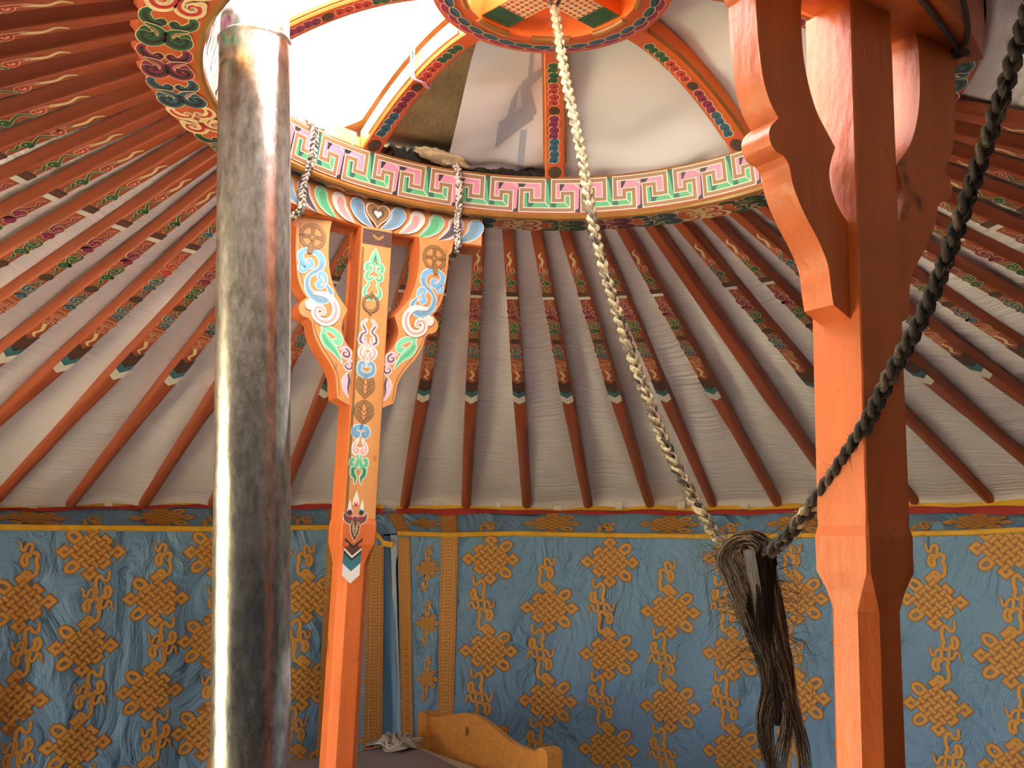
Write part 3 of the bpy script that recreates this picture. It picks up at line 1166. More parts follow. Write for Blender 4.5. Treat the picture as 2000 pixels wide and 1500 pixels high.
def paint_shaft(pn):
    pn.gain = 1.3
    pn.rect(-0.0412, 0.0125, 0.0412, 0.756, 'post_face', 0.2, 1)
    pn.rect(-0.039, 0.71, 0.041, 0.751, 'brown', 1)
    for i in range(4):
        h = 0.717 + i * 0.009
        pn.stroke([(-0.037, h + 0.003), (-0.01, h), (0.005, h + 0.004), (0.039, h - 0.001)], 0.0016, 'dark', 2)
    pn.stroke([(-0.008, 0.735), (0.004, 0.728), (0.016, 0.736)], 0.008, 'leaf_brown', 3)
    # bead line by the left edge
    pn.stroke([(-0.0375, 0.70), (-0.0375, 0.02)], 0.005, 'gold', 1, n=2)
    pn.stroke([(-0.034, 0.70), (-0.034, 0.02)], 0.0016, 'dark', 2, n=2)
    o = 0.0022
    cx = 0.002

    def both(pts, w, m, edge='kwhite', core=None, ly=1, lean=0.0):
        for s in (-1, 1):
            pn.lined([(cx - 0.006 + lean + s * abs(a), b) for a, b in pts], w, m, edge, o, ly, core=core)
    dx = -0.002
    # flame and green curls
    pn.lined([(0.0, 0.70), (-0.001, 0.688), (-0.001, 0.672), (-0.001, 0.662)], [0.001, 0.012, 0.022, 0.012], 'mint', 'kwhite', o, 1)
    pn.stroke([(0.0, 0.684), (-0.001, 0.668)], [0.002, 0.009], 'kgreen_deep', 3)
    pn.stroke([(-0.001, 0.674), (-0.001, 0.662)], [0.001, 0.004], 'post_face', 4)

    def pr(pts, w, m, edge='kwhite', core=None, ly=1, c=0.0):
        for s in (-1, 1):
            pn.lined([(c + s * a, b) for a, b in pts], w, m, edge, o, ly, core=core)
    pr([(0.005, 0.662), (0.018, 0.660), (0.022, 0.648), (0.014, 0.640), (0.008, 0.648), (0.014, 0.652)], [0.004, 0.008, 0.007, 0.005], 'mint', c=-0.001, core='kgreen')
    pr([(0.006, 0.644), (0.018, 0.634), (0.021, 0.624), (0.012, 0.618), (0.006, 0.624)], [0.004, 0.007, 0.007, 0.005], 'mint', c=-0.001, ly=3, core='kgreen')
    pr([(0.019, 0.620), (0.012, 0.606), (0.019, 0.594), (0.021, 0.580), (0.010, 0.568), (0.006, 0.578)], [0.002, 0.004, 0.007, 0.008, 0.005], 'mint', c=-0.003, ly=2, core='kgreen')
    # painted ring
    ring = [(-0.006 + 0.0195 * cos(q), 0.556 + 0.021 * sin(q)) for q in [2 * pi * i / 24 for i in range(25)]]
    pn.stroke(ring, 0.0075, 'dark', 6, raw=True)
    pn.stroke(ring, 0.005, 'leaf_brown', 7, raw=True)
    pn.lined([(-0.006, 0.583), (-0.002, 0.578), (-0.006, 0.572)], 0.004, 'leaf_brown', 'dark', 0.001, 6)
    pn.lined([(-0.006, 0.534), (-0.006, 0.527)], 0.003, 'leaf_brown', 'dark', 0.001, 6)
    c = -0.006
    pr([(0.008, 0.513), (0.017, 0.500), (0.008, 0.482), (0.018, 0.474), (0.022, 0.458), (0.012, 0.452), (0.009, 0.464)], [0.003, 0.007, 0.006, 0.009, 0.008, 0.004], 'pinkish', c=c, core='charcoal')
    pr([(0.010, 0.455), (0.002, 0.444)], [0.006, 0.002], 'pinkish', c=c, ly=3)
    pr([(0.001, 0.440), (0.014, 0.440), (0.020, 0.428), (0.012, 0.415), (0.005, 0.422), (0.010, 0.430)], [0.005, 0.008, 0.008, 0.005], 'white', 'kwhite', c=c, core='rose')
    pr([(0.009, 0.414), (0.006, 0.405)], [0.008, 0.006], 'white', 'kwhite', c=c, core='rose')
    pr([(0.004, 0.393), (0.010, 0.402), (0.018, 0.396), (0.017, 0.378), (0.001, 0.369)], [0.004, 0.006, 0.008, 0.010, 0.010], 'sky_blue', c=c - 0.001, ly=3, core='slate')
    # brown leaves
    for (h0, h1, wd) in ((0.371, 0.312, 0.018), (0.303, 0.247, 0.020)):
        for s in (-1, 1):
            pn.lined([(c + s * 0.004, h0), (c + s * wd * 0.75, lerp(h0, h1, 0.25)), (c + s * wd * 0.8, lerp(h0, h1, 0.6)), (c, h1)], [0.006, 0.014, 0.013, 0.002], 'leaf_brown', 'brown', 0.0013, 1)
            for q in (0.25, 0.45, 0.65):
                pn.stroke([(c, lerp(h0, h1, q + 0.2)), (c + s * wd * 0.9, lerp(h0, h1, q - 0.05))], 0.0014, 'brown', 3)
    c = -0.011
    pr([(0.001, 0.239), (0.015, 0.235), (0.018, 0.222), (0.010, 0.215), (0.005, 0.223), (0.011, 0.226)], [0.010, 0.010, 0.007, 0.004], 'sky_blue', c=c, core='slate')
    pr([(0.007, 0.214), (0.008, 0.203), (0.015, 0.192), (0.016, 0.180), (0.007, 0.173), (0.004, 0.182), (0.010, 0.185)], [0.004, 0.005, 0.008, 0.008, 0.004], 'white', 'kwhite', c=c, core='rose')
    pr([(0.005, 0.168), (0.003, 0.154), (0.008, 0.140), (0.019, 0.144), (0.018, 0.158), (0.011, 0.156)], [0.003, 0.007, 0.009, 0.008, 0.003], 'mint', c=c, core='kgreen')
    pr([(0.006, 0.136), (0.015, 0.133), (0.014, 0.120), (0.008, 0.112), (0.009, 0.097)], [0.004, 0.009, 0.010, 0.007, 0.001], 'kgreen', c=c, ly=3, core='kgreen_deep')
    # flame drops, bird-like leaf
    c = -0.012
    pn.lined([(c, 0.078), (c, 0.064), (c, 0.050)], [0.001, 0.008, 0.013], 'kwhite', 'kwhite', 0.001, 1)
    pn.disc(c, 0.048, 0.0055, 0.0055, 'red', 4)
    pn.disc(c, 0.051, 0.0035, 0.0035, 'rose', 5)
    for s, m in ((-1, 'pinkish'), (1, 'sky_blue')):
        pn.disc(c + s * 0.015, 0.031, 0.0085, 0.008, m, 2)
        pn.disc(c + s * 0.015, 0.027, 0.006, 0.006, 'dark', 3)
        pn.lined([(c + s * 0.016, 0.056), (c + s * 0.016, 0.046), (c + s * 0.016, 0.038)], [0.001, 0.005, 0.006], 'kwhite', 'kwhite', 0.0008, 4)
    for s in (-1, 1):
        pn.lined([(c + s * 0.030, 0.024), (c + s * 0.022, 0.010), (c + s * 0.006, 0.004)], [0.002, 0.010, 0.012], 'brown', 'kwhite', 0.0018, 1)
        pn.stroke([(c + s * 0.027, 0.018), (c + s * 0.006, 0.012)], [0.002, 0.006], 'maroon', 4)
    pn.lined([(c, 0.012), (c, -0.008), (c, -0.024), (c, -0.042)], [0.010, 0.019, 0.015, 0.001], 'brown', 'kwhite', 0.0018, 2)
    for q in range(3):
        for s in (-1, 1):
            pn.stroke([(c + s * 0.001, -0.03 + q * 0.008), (c + s * 0.007, -0.012 + q * 0.008)], 0.0012, 'cream', 5)
    # chevrons below the square head
    c = -0.013

    def chev(h0, h1, m, ly, wd=0.023, d=0.020):
        for k in range(6):
            a, b = k / 6, (k + 1) / 6
            for sg in (-1, 1):
                pn.quad([(c + sg * wd * a, h0 - d * (1 - a)), (c + sg * wd * b, h0 - d * (1 - b)), (c + sg * wd * b, h1 - d * (1 - b)), (c + sg * wd * a, h1 - d * (1 - a))], m, ly, 4)
    pn2 = -0.0
    chev(-0.036, -0.060, 'brown', 1)
    chev(-0.034, -0.040, 'dark', 2)
    chev(-0.058, -0.064, 'kwhite', 2)
    chev(-0.064, -0.070, 'dark', 2)
    chev(-0.070, -0.098, 'chev_teal', 1)
    chev(-0.096, -0.125, 'white', 2)


def paint_bracket(pn):
    pn.gain = 1.25
    o = 0.0024
    # dark groove following the outer edge
    pn.stroke([(0.203, 0.735), (0.199, 0.68), (0.196, 0.645), (0.189, 0.60), (0.177, 0.573), (0.166, 0.560)], 0.0018, 'ochre_line', 1)
    pn.stroke([(0.150, 0.49), (0.141, 0.462), (0.121, 0.43), (0.096, 0.397), (0.079, 0.365), (0.073, 0.33), (0.071, 0.312)], 0.0018, 'ochre_line', 1)
    # coin
    cx, cy = 0.168, 0.706
    ring = [(cx + 0.030 * cos(q), cy + 0.030 * sin(q)) for q in [2 * pi * i / 28 for i in range(29)]]
    pn.stroke(ring, 0.0098, 'brown', 1, raw=True)
    pn.stroke(ring, 0.0075, 'leaf_brown', 2, raw=True)
    for k in range(4):
        a = pi / 4 + pi / 2 * k
        ca = (cx + 0.034 * cos(a), cy + 0.034 * sin(a))
        arc = []
        for i in range(9):
            q = a + pi + lerp(-0.75, 0.75, i / 8)
            arc.append((ca[0] + 0.0275 * cos(q), ca[1] + 0.0275 * sin(q)))
        pn.stroke(arc, 0.0066, 'brown', 1, raw=True)
        pn.stroke(arc, 0.0048, 'leaf_brown', 3, raw=True)
    pn.lined([(0.171, 0.683), (0.173, 0.668)], 0.010, 'leaf_brown', 'brown', 0.001, 7)
    blue1 = [(0.173, 0.671), (0.15, 0.664), (0.139, 0.646), (0.145, 0.626), (0.164, 0.612), (0.174, 0.594), (0.17, 0.571), (0.152, 0.553), (0.13, 0.548), (0.114, 0.559), (0.113, 0.574), (0.124, 0.588)]
    pn.lined(blue1, [0.008, 0.012, 0.012, 0.010, 0.006, 0.010, 0.013, 0.013, 0.012, 0.010, 0.004], 'sky_blue', 'kwhite', o, 1, core='slate')
    pn.lined([(0.182, 0.671), (0.195, 0.659), (0.193, 0.642), (0.179, 0.629), (0.166, 0.632), (0.168, 0.644), (0.178, 0.645)], [0.006, 0.011, 0.011, 0.009, 0.007, 0.004], 'sky_blue', 'kwhite', o, 3)
    pn.lined([(0.192, 0.633), (0.196, 0.622), (0.188, 0.614), (0.180, 0.620), (0.184, 0.626)], 0.006, 'sky_blue', 'kwhite', o * 0.8, 3)
    pn.lined([(0.126, 0.596), (0.13, 0.611), (0.141, 0.617), (0.146, 0.607), (0.139, 0.597), (0.147, 0.586), (0.14, 0.579), (0.132, 0.585)], [0.005, 0.007, 0.006, 0.006, 0.009, 0.007, 0.004], 'sky_blue', 'kwhite', o, 3)
    pn.lined([(0.152, 0.564), (0.123, 0.563), (0.104, 0.55), (0.095, 0.53), (0.099, 0.508), (0.114, 0.495), (0.134, 0.496), (0.149, 0.51), (0.146, 0.527), (0.131, 0.528), (0.126, 0.516), (0.136, 0.512)], [0.006, 0.010, 0.013, 0.015, 0.014, 0.012, 0.012, 0.010, 0.007, 0.004], 'white', 'kwhite', o * 0.7, 5, core='rose')
    pn.lined([(0.150, 0.535), (0.159, 0.542), (0.170, 0.537), (0.167, 0.526), (0.158, 0.526), (0.160, 0.533)], 0.006, 'white', 'kwhite', o * 0.7, 6)
    pn.lined([(0.126, 0.479), (0.105, 0.477), (0.086, 0.466), (0.079, 0.452), (0.085, 0.444), (0.094, 0.451)], [0.006, 0.010, 0.011, 0.010, 0.006], 'mint', 'kwhite', o, 1)
    pn.lined([(0.121, 0.476), (0.122, 0.46), (0.110, 0.442), (0.095, 0.429), (0.083, 0.415), (0.071, 0.396)], [0.006, 0.014, 0.019, 0.014, 0.008, 0.001], 'mint', 'kwhite', o, 2, core='kgreen')
    pn.lined([(0.076, 0.432), (0.064, 0.434), (0.053, 0.425), (0.054, 0.414), (0.065, 0.414), (0.068, 0.422), (0.061, 0.424)], [0.004, 0.008, 0.009, 0.008, 0.004], 'pinkish', 'kwhite', o * 0.7, 1, core='charcoal')
    pn.lined([(0.056, 0.407), (0.045, 0.399), (0.044, 0.387), (0.052, 0.382), (0.061, 0.389), (0.056, 0.397)], [0.004, 0.008, 0.008, 0.007, 0.004], 'pinkish', 'kwhite', o * 0.7, 1, core='charcoal')
    pn.lined([(0.054, 0.37), (0.060, 0.353), (0.057, 0.332), (0.049, 0.312)], [0.004, 0.011, 0.009, 0.001], 'pinkish', 'kwhite', o * 0.7, 1)
    pn.stroke([(0.052, 0.369), (0.048, 0.352), (0.050, 0.336), (0.048, 0.318)], [0.004, 0.007, 0.005, 0.001], 'charcoal', 4)


build_post((-0.467, 0.564), True, 'painted wooden support post with scroll-carved brackets and chevrons, beside the stovepipe', 0.018)
build_post((0.439, -0.526), False, 'plain orange wooden support post with curved brackets, in front of the curtain', 0.0)


# ------------------------------------------------------------------ braids and ropes
def frames(path):
    P = [Vector(p) for p in path]
    out = []
    t = (P[1] - P[0]).normalized()
    a = t.orthogonal().normalized()
    for i in range(len(P)):
        t = (P[min(i + 1, len(P) - 1)] - P[max(i - 1, 0)]).normalized()
        a = (a - t * a.dot(t)).normalized()
        out.append((P[i], a, t.cross(a), t))
    return out


def resample(path, step):
    P = [Vector(p) for p in path]
    out = [P[0]]
    acc = 0.0
    for a, b in zip(P, P[1:]):
        l = (b - a).length
        while acc + l >= step:
            t = (step - acc) / l
            a = a + (b - a) * t
            l = (b - a).length
            out.append(a.copy())
            acc = 0.0
        acc += l
    return out


def braid(mb, path, a, b, rad, period, pick, step=0.005, n=7):
    fr = frames(resample(path, step))
    for s in range(3):
        pts = []
        for i, (p, x, y, t) in enumerate(fr):
            q = 2 * pi * (i * step / period + s / 3)
            pts.append(p + x * (a * sin(q)) + y * (b * sin(2 * q)))
        mb.tube(pts, rad, 'rope_tan', n, mats=lambda i, k, s=s: pick(i / len(fr), i, k, s))
    return fr


def build_rope():
    rays = [((0.0034, 0.567), 1.888), ((0.017, 0.4831), 1.850), ((0.0346, 0.3986), 1.810), ((0.052, 0.3022), 1.765), ((0.0795, 0.2085), 1.715), ((0.1063, 0.1335), 1.67), ((0.1298, 0.0757), 1.635),
            ((0.1607, 0.0192), 1.59), ((0.18, -0.0085), 1.56), ((0.2066, -0.0181), 1.52), ((0.227, -0.0202), 1.48), ((0.2582, 0.0111), 1.42), ((0.29, 0.0529), 1.36), ((0.3277, 0.111), 1.30),
            ((0.3554, 0.1644), 1.255), ((0.3889, 0.2241), 1.21), ((0.4178, 0.2901), 1.175), ((0.4449, 0.3629), 1.145), ((0.4725, 0.437), 1.12), ((0.5009, 0.5185), 1.09), ((0.530, 0.612), 1.06), ((0.552, 0.70), 1.03), ((0.575, 0.78), 1.01)]
    pts = [(x * d, d - CD, HZ + z * d) for (x, z), d in rays]
    path = smooth_line(pts, 14)
    rnd = random.Random(5)
    noise = {}

    def pick(t, i, k, s):
        key = ((i + 5 * s) // 5, s, k // 3)
        if key not in noise:
            noise[key] = rnd.random()
        v = noise[key]
        dark = 0.06 + 0.42 * max(0, min(1, (t - 0.12) / 0.30))
        if t < 0.53:
            if v < dark:
                return 'rope_brown' if v < dark * 0.75 else 'rope_black'
            return 'rope_tan' if v < dark + (1 - dark) * 0.72 else 'rope_mid'
        light = 0.55 * max(0, 1 - (t - 0.53) / 0.16)
        if v < light:
            return 'rope_tan'
        return 'rope_black' if v < 0.80 else 'rope_brown'
    mb = MB()
    root = thing('braided_rope', 'long braided horsehair rope slung from the crown hub up to the right, tan turning black', 'rope', (0.006, 0, HZ + 1.06))
    fr = braid(mb, path, 0.0065, 0.0039, 0.0054, 0.060, pick)
    attach(mb.build('strands', smooth=True), root)
    mb = MB()
    for _ in range(6500):
        i = int(rnd.random() ** 0.9 * (len(fr) - 2))
        p, x, y, t = fr[i]
        tt = i / len(fr)
        q = rnd.uniform(0, 2 * pi)
        o = x * cos(q) + y * sin(q)
        b0 = p + o * 0.008
        if tt > 0.55 and _ % 2:
            continue
        ln = rnd.uniform(0.006, 0.026)
        e = b0 + (o * rnd.uniform(0.3, 1) + t * rnd.uniform(-0.8, 0.8)) * ln
        sd = t.cross(o) * 0.0004
        m = ('rope_tan' if rnd.random() < 0.8 else 'rope_mid') if tt < 0.53 else ('rope_black' if rnd.random() < 0.7 else 'rope_mid')
        mb.add([b0 - sd, b0 + sd, e], [(0, 1, 2)], m)
    f = attach(mb.build('loose_fibres'), root)
    f['kind'] = 'stuff'


build_rope()


def build_tassel():
    rnd = random.Random(9)
    kd = 1.51
    SCL = 0.845
    KP = Vector((0.2066 * kd, kd - CD, HZ - 0.0181 * kd))      # middle of the knot
    root = thing('horsehair_tassel', 'dark grey horsehair tassel knotted round the lowest point of the braided rope', 'tassel', KP)
    vw = (KP - Vector((0, -CD, HZ))).normalized()
    vr = Vector((vw.y, -vw.x, 0)).normalized()
    vb = Vector((vw.x, vw.y, 0)).normalized()

    def at(x, z, d=0.0):
        return KP + vr * (x * SCL) + Vector((0, 0, z * SCL)) - vb * (d * SCL)
    px = kd / 1900

    # knot: lumpy bulb
    mb = MB()

    def kf(i, j):
        th, ph = 2 * pi * i, pi * j
        x = 0.050 * sin(ph) * cos(th)
        d = 0.036 * sin(ph) * sin(th)
        z = 0.042 * cos(ph) - 0.014
        b = 1 + 0.10 * sin(5 * th + 3 * ph) + 0.07 * sin(9 * ph - 2 * th)
        return at(x * b, z * b, d * b)
    mb.grid(kf, 40, 24, 'hair_brown', wrap=True)
    attach(mb.build('knot', smooth=True), root)
    # body of the tail
    cl = [(0, -0.01, 0.043), (0.010, -0.06, 0.042), (0.022, -0.11, 0.037), (0.036, -0.17, 0.032), (0.044, -0.22, 0.026), (0.046, -0.265, 0.015), (0.046, -0.30, 0.004)]
    cs = smooth_line(cl, 5)
    mb = MB()

    def bf(i, j):
        k = min(int(j * (len(cs) - 1) + 0.5), len(cs) - 1)
        x, z, rr = cs[k]
        th = 2 * pi * i
        b = 1 + 0.12 * sin(7 * th + z * 20) + 0.08 * sin(13 * th - z * 35)
        return at(x + rr * 0.86 * b * cos(th), z, rr * 0.6 * b * sin(th))
    mb.grid(bf, 44, len(cs) - 1, 'hair_black', wrap=True)
    attach(mb.build('tail', smooth=True), root)

    mb = MB()

    def hair(pts, w, m):
        P = smooth_line([tuple(p) for p in pts], 4)
        n = len(P)
        vs = []
        for i, p in enumerate(P):
            p = Vector(p)
            t = (Vector(P[min(i + 1, n - 1)]) - Vector(P[max(i - 1, 0)])).normalized()
            s = t.cross(vb)
            s = s.normalized() if s.length > 1e-4 else vr
            ww = w * (1 - 0.75 * i / (n - 1)) / 2
            vs += [p - s * ww, p + s * ww]
        mb.add(vs, [(2 * i, 2 * i + 1, 2 * i + 3, 2 * i + 2) for i in range(n - 1)], m)

    def along(z):
        for a, b in zip(cs, cs[1:]):
            if b[1] <= z <= a[1]:
                t = (a[1] - z) / (a[1] - b[1])
                return lerp(a[0], b[0], t), lerp(a[2], b[2], t)
        return cs[-1][0], 0.012
    for _ in range(1500):
        q = rnd.uniform(-1, 1)
        f = rnd.uniform(0.75, 1.12)
        d0 = rnd.uniform(0.2, 1.0)
        zend = -rnd.uniform(0.16, 0.31) if rnd.random() < 0.7 else -rnd.uniform(0.3, 0.40)
        zs = [rnd.uniform(-0.09, -0.02)]
        while zs[-1] > zend:
            zs.append(zs[-1] - 0.05)
        pts = []
        wand = rnd.uniform(-1, 1)
        # two or three wisps at the bottom
        wisp = rnd.choice([(0.006, -0.010), (0.006, -0.004), (0.060, 0.004), (0.032, 0.0)])
        for z in zs:
            x, rr = along(max(z, -0.30))
            rr = max(rr, 0.010)
            if z < -0.16:
                k = min(1, (-0.16 - z) / 0.12)
                x = lerp(x, wisp[0] + 0.030 + wisp[1] + 0.012 * sin(z * 28 + wisp[0] * 90), k * 0.75)
                rr = lerp(rr, 0.012, k)
            pts.append(at(x + q * rr * f + wand * 0.003 * sin(z * 40), z, (0.75 + 0.55 * d0) * 0.62 * max(rr, 0.01) * math.sqrt(max(0.05, 1 - min(1, q * q)))))
        if len(pts) < 3:
            continue
        c = rnd.random()
        if q > 0.25 and zs[-1] < -0.2 and c < 0.4:
            m = 'hair_tan' if c < 0.2 else 'hair_brown'
        else:
            m = 'hair_black' if c < 0.5 else ('hair_brown' if c < 0.86 else ('hair_gray' if c < 0.95 else 'hair_tan'))
        hair(pts, rnd.uniform(0.0008, 0.0016), m)
    # hair wound over the knot: loops on the left, a grey lock in front, dark strands on the right
    def kd_(x):
        return 0.036 * math.sqrt(max(0.04, 1 - (x / 0.056) ** 2))
    for n_ in range(1500):
        g = rnd.random()
        if g < 0.50:
            sc = rnd.uniform(0.30, 1.06)
            t0 = rnd.uniform(-0.006, 0.006)
            arc = [(0.036, -0.004), (0.030, 0.018), (0.008, 0.030), (-0.020, 0.026), (-0.042, 0.004), (-0.046, -0.022), (-0.032, -0.055), (-0.008, -0.09 - rnd.random() * 0.05)]
            n0 = rnd.choice((0, 0, 1, 2))
            pts = [at(x * sc + t0, z * sc + t0, kd_(x * sc) * rnd.uniform(0.9, 1.15) * min(1, 1.25 - 0.25 * sc + 0.1)) for x, z in arc[n0:]]
            c = rnd.random()
            m = 'hair_tan' if c < 0.30 else ('hair_brown' if c < 0.72 else ('hair_gray' if c < 0.82 else 'hair_black'))
        elif g < 0.66:
            x0 = rnd.uniform(-0.010, 0.010)
            pts = [at(x0 + 0.004, 0.030, 0.004), at(x0, 0.026, 0.028), at(x0 + 0.002, 0.0, 0.040), at(x0 + 0.007, -0.035, 0.041), at(x0 * 0.8 + 0.015, -0.075, 0.036), at(x0 * 0.6 + 0.022, -0.09 - rnd.random() * 0.06, 0.030)]
            m = 'hair_gray' if rnd.random() < 0.75 else 'hair_brown'
        else:
            sc = rnd.uniform(0.25, 1.08)
            arc = [(-0.010, 0.028), (0.016, 0.028), (0.036, 0.010), (0.042, -0.020), (0.038, -0.060), (0.034, -0.11 - rnd.random() * 0.05)]
            pts = [at(x * sc + 0.004, z * min(1, sc + 0.1) if z > 0 else z, kd_(x * sc) * rnd.uniform(0.85, 1.12)) for x, z in arc]
            m = 'hair_black' if rnd.random() < 0.75 else 'hair_brown'
        hair(pts, rnd.uniform(0.0008, 0.0016), m)
    # stray hairs
    for _ in range(230):
        a = rnd.uniform(0, 2 * pi)
        l = rnd.uniform(0.02, 0.07)
        z = rnd.uniform(-0.2, 0.03)
        x, rr = along(min(z, -0.012))
        s = rnd.choice((-1, 1))
        p = at(x + s * rr * 0.8, z, rnd.uniform(0, 0.02))
        p2 = p + vr * (s * l * 0.6) + Vector((0, 0, rnd.uniform(-0.5, 0.35) * l))
        p3 = p + vr * (s * l * rnd.uniform(0.5, 1.2)) + Vector((0, 0, rnd.uniform(-1.2, 0.2) * l))
        hair([p, p2, p3], rnd.uniform(0.0005, 0.0009), rnd.choice(['hair_black', 'hair_tan', 'hair_brown', 'hair_gray']))
    h = attach(mb.build('hair'), root)
    h['kind'] = 'stuff'


build_tassel()


def tie_rope(azs, label, r_out=0.81):
    """rope tied round the crown rim and the block on top of the painted post"""
    rnd = random.Random(int(azs[0] * 10))
    a, b = azs
    pts = [P3(a, 0.80, 0.985), P3(a, 0.72, 0.972), P3(a, RK - 0.004, 0.958), P3(lerp(a, b, .2), RK - 0.014, 0.93), P3(lerp(a, b, .5), RI - 0.020, 0.865), P3(lerp(a, b, .7), 0.688, 0.822), P3(lerp(a, b, .85), 0.696, 0.785),
           P3(b, 0.70, 0.752), P3(b, 0.722, 0.740), P3(b, 0.76, 0.738), P3(b, 0.80, 0.742), P3(b, 0.822, 0.765), P3(b, 0.828, 0.84)]
    mb = MB()
    pick = lambda t, i, k, s: 'tie_light' if rnd.random() < 0.58 else ('tie_dark' if rnd.random() < 0.7 else 'rope_mid')
    path = smooth_line([tuple(p) for p in pts], 8)
    braid(mb, path, 0.0062, 0.004, 0.0044, 0.034, pick, step=0.0035)
    o = mb.build('tie_rope', smooth=True)
    tag(o, label, 'rope')


tie_rope((-60.7, -58.5), 'grey braided tie rope round the crown rim, next to the stovepipe')
tie_rope((-22.1, -20.2), 'grey braided tie rope round the right end of the painted crown block')


def near_cord():
    mb = MB()
    B = 0.7495
    k = P3(124.6, 0.775, B)
    a = [P3(141, 0.806, 0.80), P3(140.5, 0.803, 0.756), P3(138.5, 0.788, B), P3(131.8, 0.777, B), k]
    mb.tube(smooth_line([tuple(p) for p in a], 6), 0.0042, 'tie_dark', 7)
    b = [k, P3(122.5, 0.755, B - 0.001), P3(121.0, 0.73, B), P3(120.4, 0.709, 0.757), P3(121, 0.705, 0.79), P3(122, 0.703, 0.834)]
    mb.tube(smooth_line([tuple(p) for p in b], 6), 0.0052, 'tie_dark', 7)
    c = [k, P3(127.5, 0.795, B), P3(130, 0.806, 0.760), P3(132, 0.8065, 0.80), P3(133, 0.8065, 0.834)]
    mb.tube(smooth_line([tuple(p) for p in c], 6), 0.0042, 'tie_dark', 7)
    mb.tube(smooth_line([tuple(k + Vector((0.010 * cos(q), 0.010 * sin(q), -0.003 + 0.003 * sin(2 * q)))) for q in [i * pi / 4 for i in range(9)]], 3), 0.005, 'tie_dark', 7)
    tag(mb.build('thin_rope', smooth=True), 'thin grey rope knotted round the block on top of the plain orange post', 'rope')


near_cord()


# ------------------------------------------------------------------ stovepipe
def build_pipe():
    top = Vector((-0.556, -0.19, HZ + 0.9))
    bot = Vector((-0.484, -0.19, HZ - 0.403))
    d = (top - bot).normalized()
    base = bot - d * (bot.z / d.z)
    root = thing('stove_pipe', 'tall shiny galvanised metal stovepipe rising through the crown opening', 'stovepipe', base)
    q = d.to_track_quat('Z', 'Y')
    L = HZ / d.z
    zj = (HZ + 0.893) / d.z      # joint

    def put(mb, name, smooth=True):
        o = mb.build(name, smooth=smooth)
        o.parent = root
        o.rotation_mode = 'QUATERNION'
        o.rotation_quaternion = q
        return o
    rp = 0.0655
    mb = MB()
    mb.revolve([(rp, 0.0), (rp, zj - 0.014), (rp + 0.001, zj - 0.010), (rp + 0.003, zj - 0.006), (rp + 0.003, zj - 0.003), (rp + 0.0005, zj), (rp - 0.003, zj)], 72, 'galvanised', closed=False)
    low = put(mb, 'lower_section')
    mb = MB()
    mb.revolve([(rp - 0.0022, zj - 0.01), (rp - 0.0022, zj + 0.6), (rp - 0.004, zj + 0.6)], 72, 'galvanised', closed=False)
    upp = put(mb, 'upper_section')
    # folded seam with a row of dimples on the camera's left
    a0 = -128.0
    for (z0, z1, r, part) in ((0.02, zj - 0.02, rp, low), (zj + 0.003, zj + 0.6, rp - 0.0022, upp)):
        mb = MB()

        def sf(i, j):
            a = R(a0 + 20 * (i - 0.5))
            rr = r + 0.0016 * (1 if 0.1 < i < 0.9 else 0)
            return (rr * sin(a), rr * cos(a), lerp(z0, z1, j))
        mb.grid(sf, 10, 2, 'galvanised')
        z = z0 + 0.01
        while z < z1 - 0.01:
            a = R(a0 + 4)
            c = Vector(((r + 0.0016) * sin(a), (r + 0.0016) * cos(a), z))
            e = Vector((cos(a), -sin(a), 0))
            nrm = Vector((sin(a), cos(a), 0))
            ring = [c + e * (0.0019 * cos(k * pi / 3)) + Vector((0, 0, 0.0024 * sin(k * pi / 3))) for k in range(6)]
            mb.add(ring + [c + nrm * 0.0014], [(k, (k + 1) % 6, 6) for k in range(6)], 'galvanised')
            z += 0.0068
        sub(mb.build('seam'), part)


build_pipe()


# ------------------------------------------------------------------ covers over the crown
def dome_h(r):
    """height of the sheet lying on the spokes"""
    t = max(0.0, min(1.2, (RK + 0.008 - r) / (RK + 0.008 - 0.245)))
    return HK + 0.052 + (1.109 - HK) * (1 - max(0.0, 1 - t) ** 1.9)


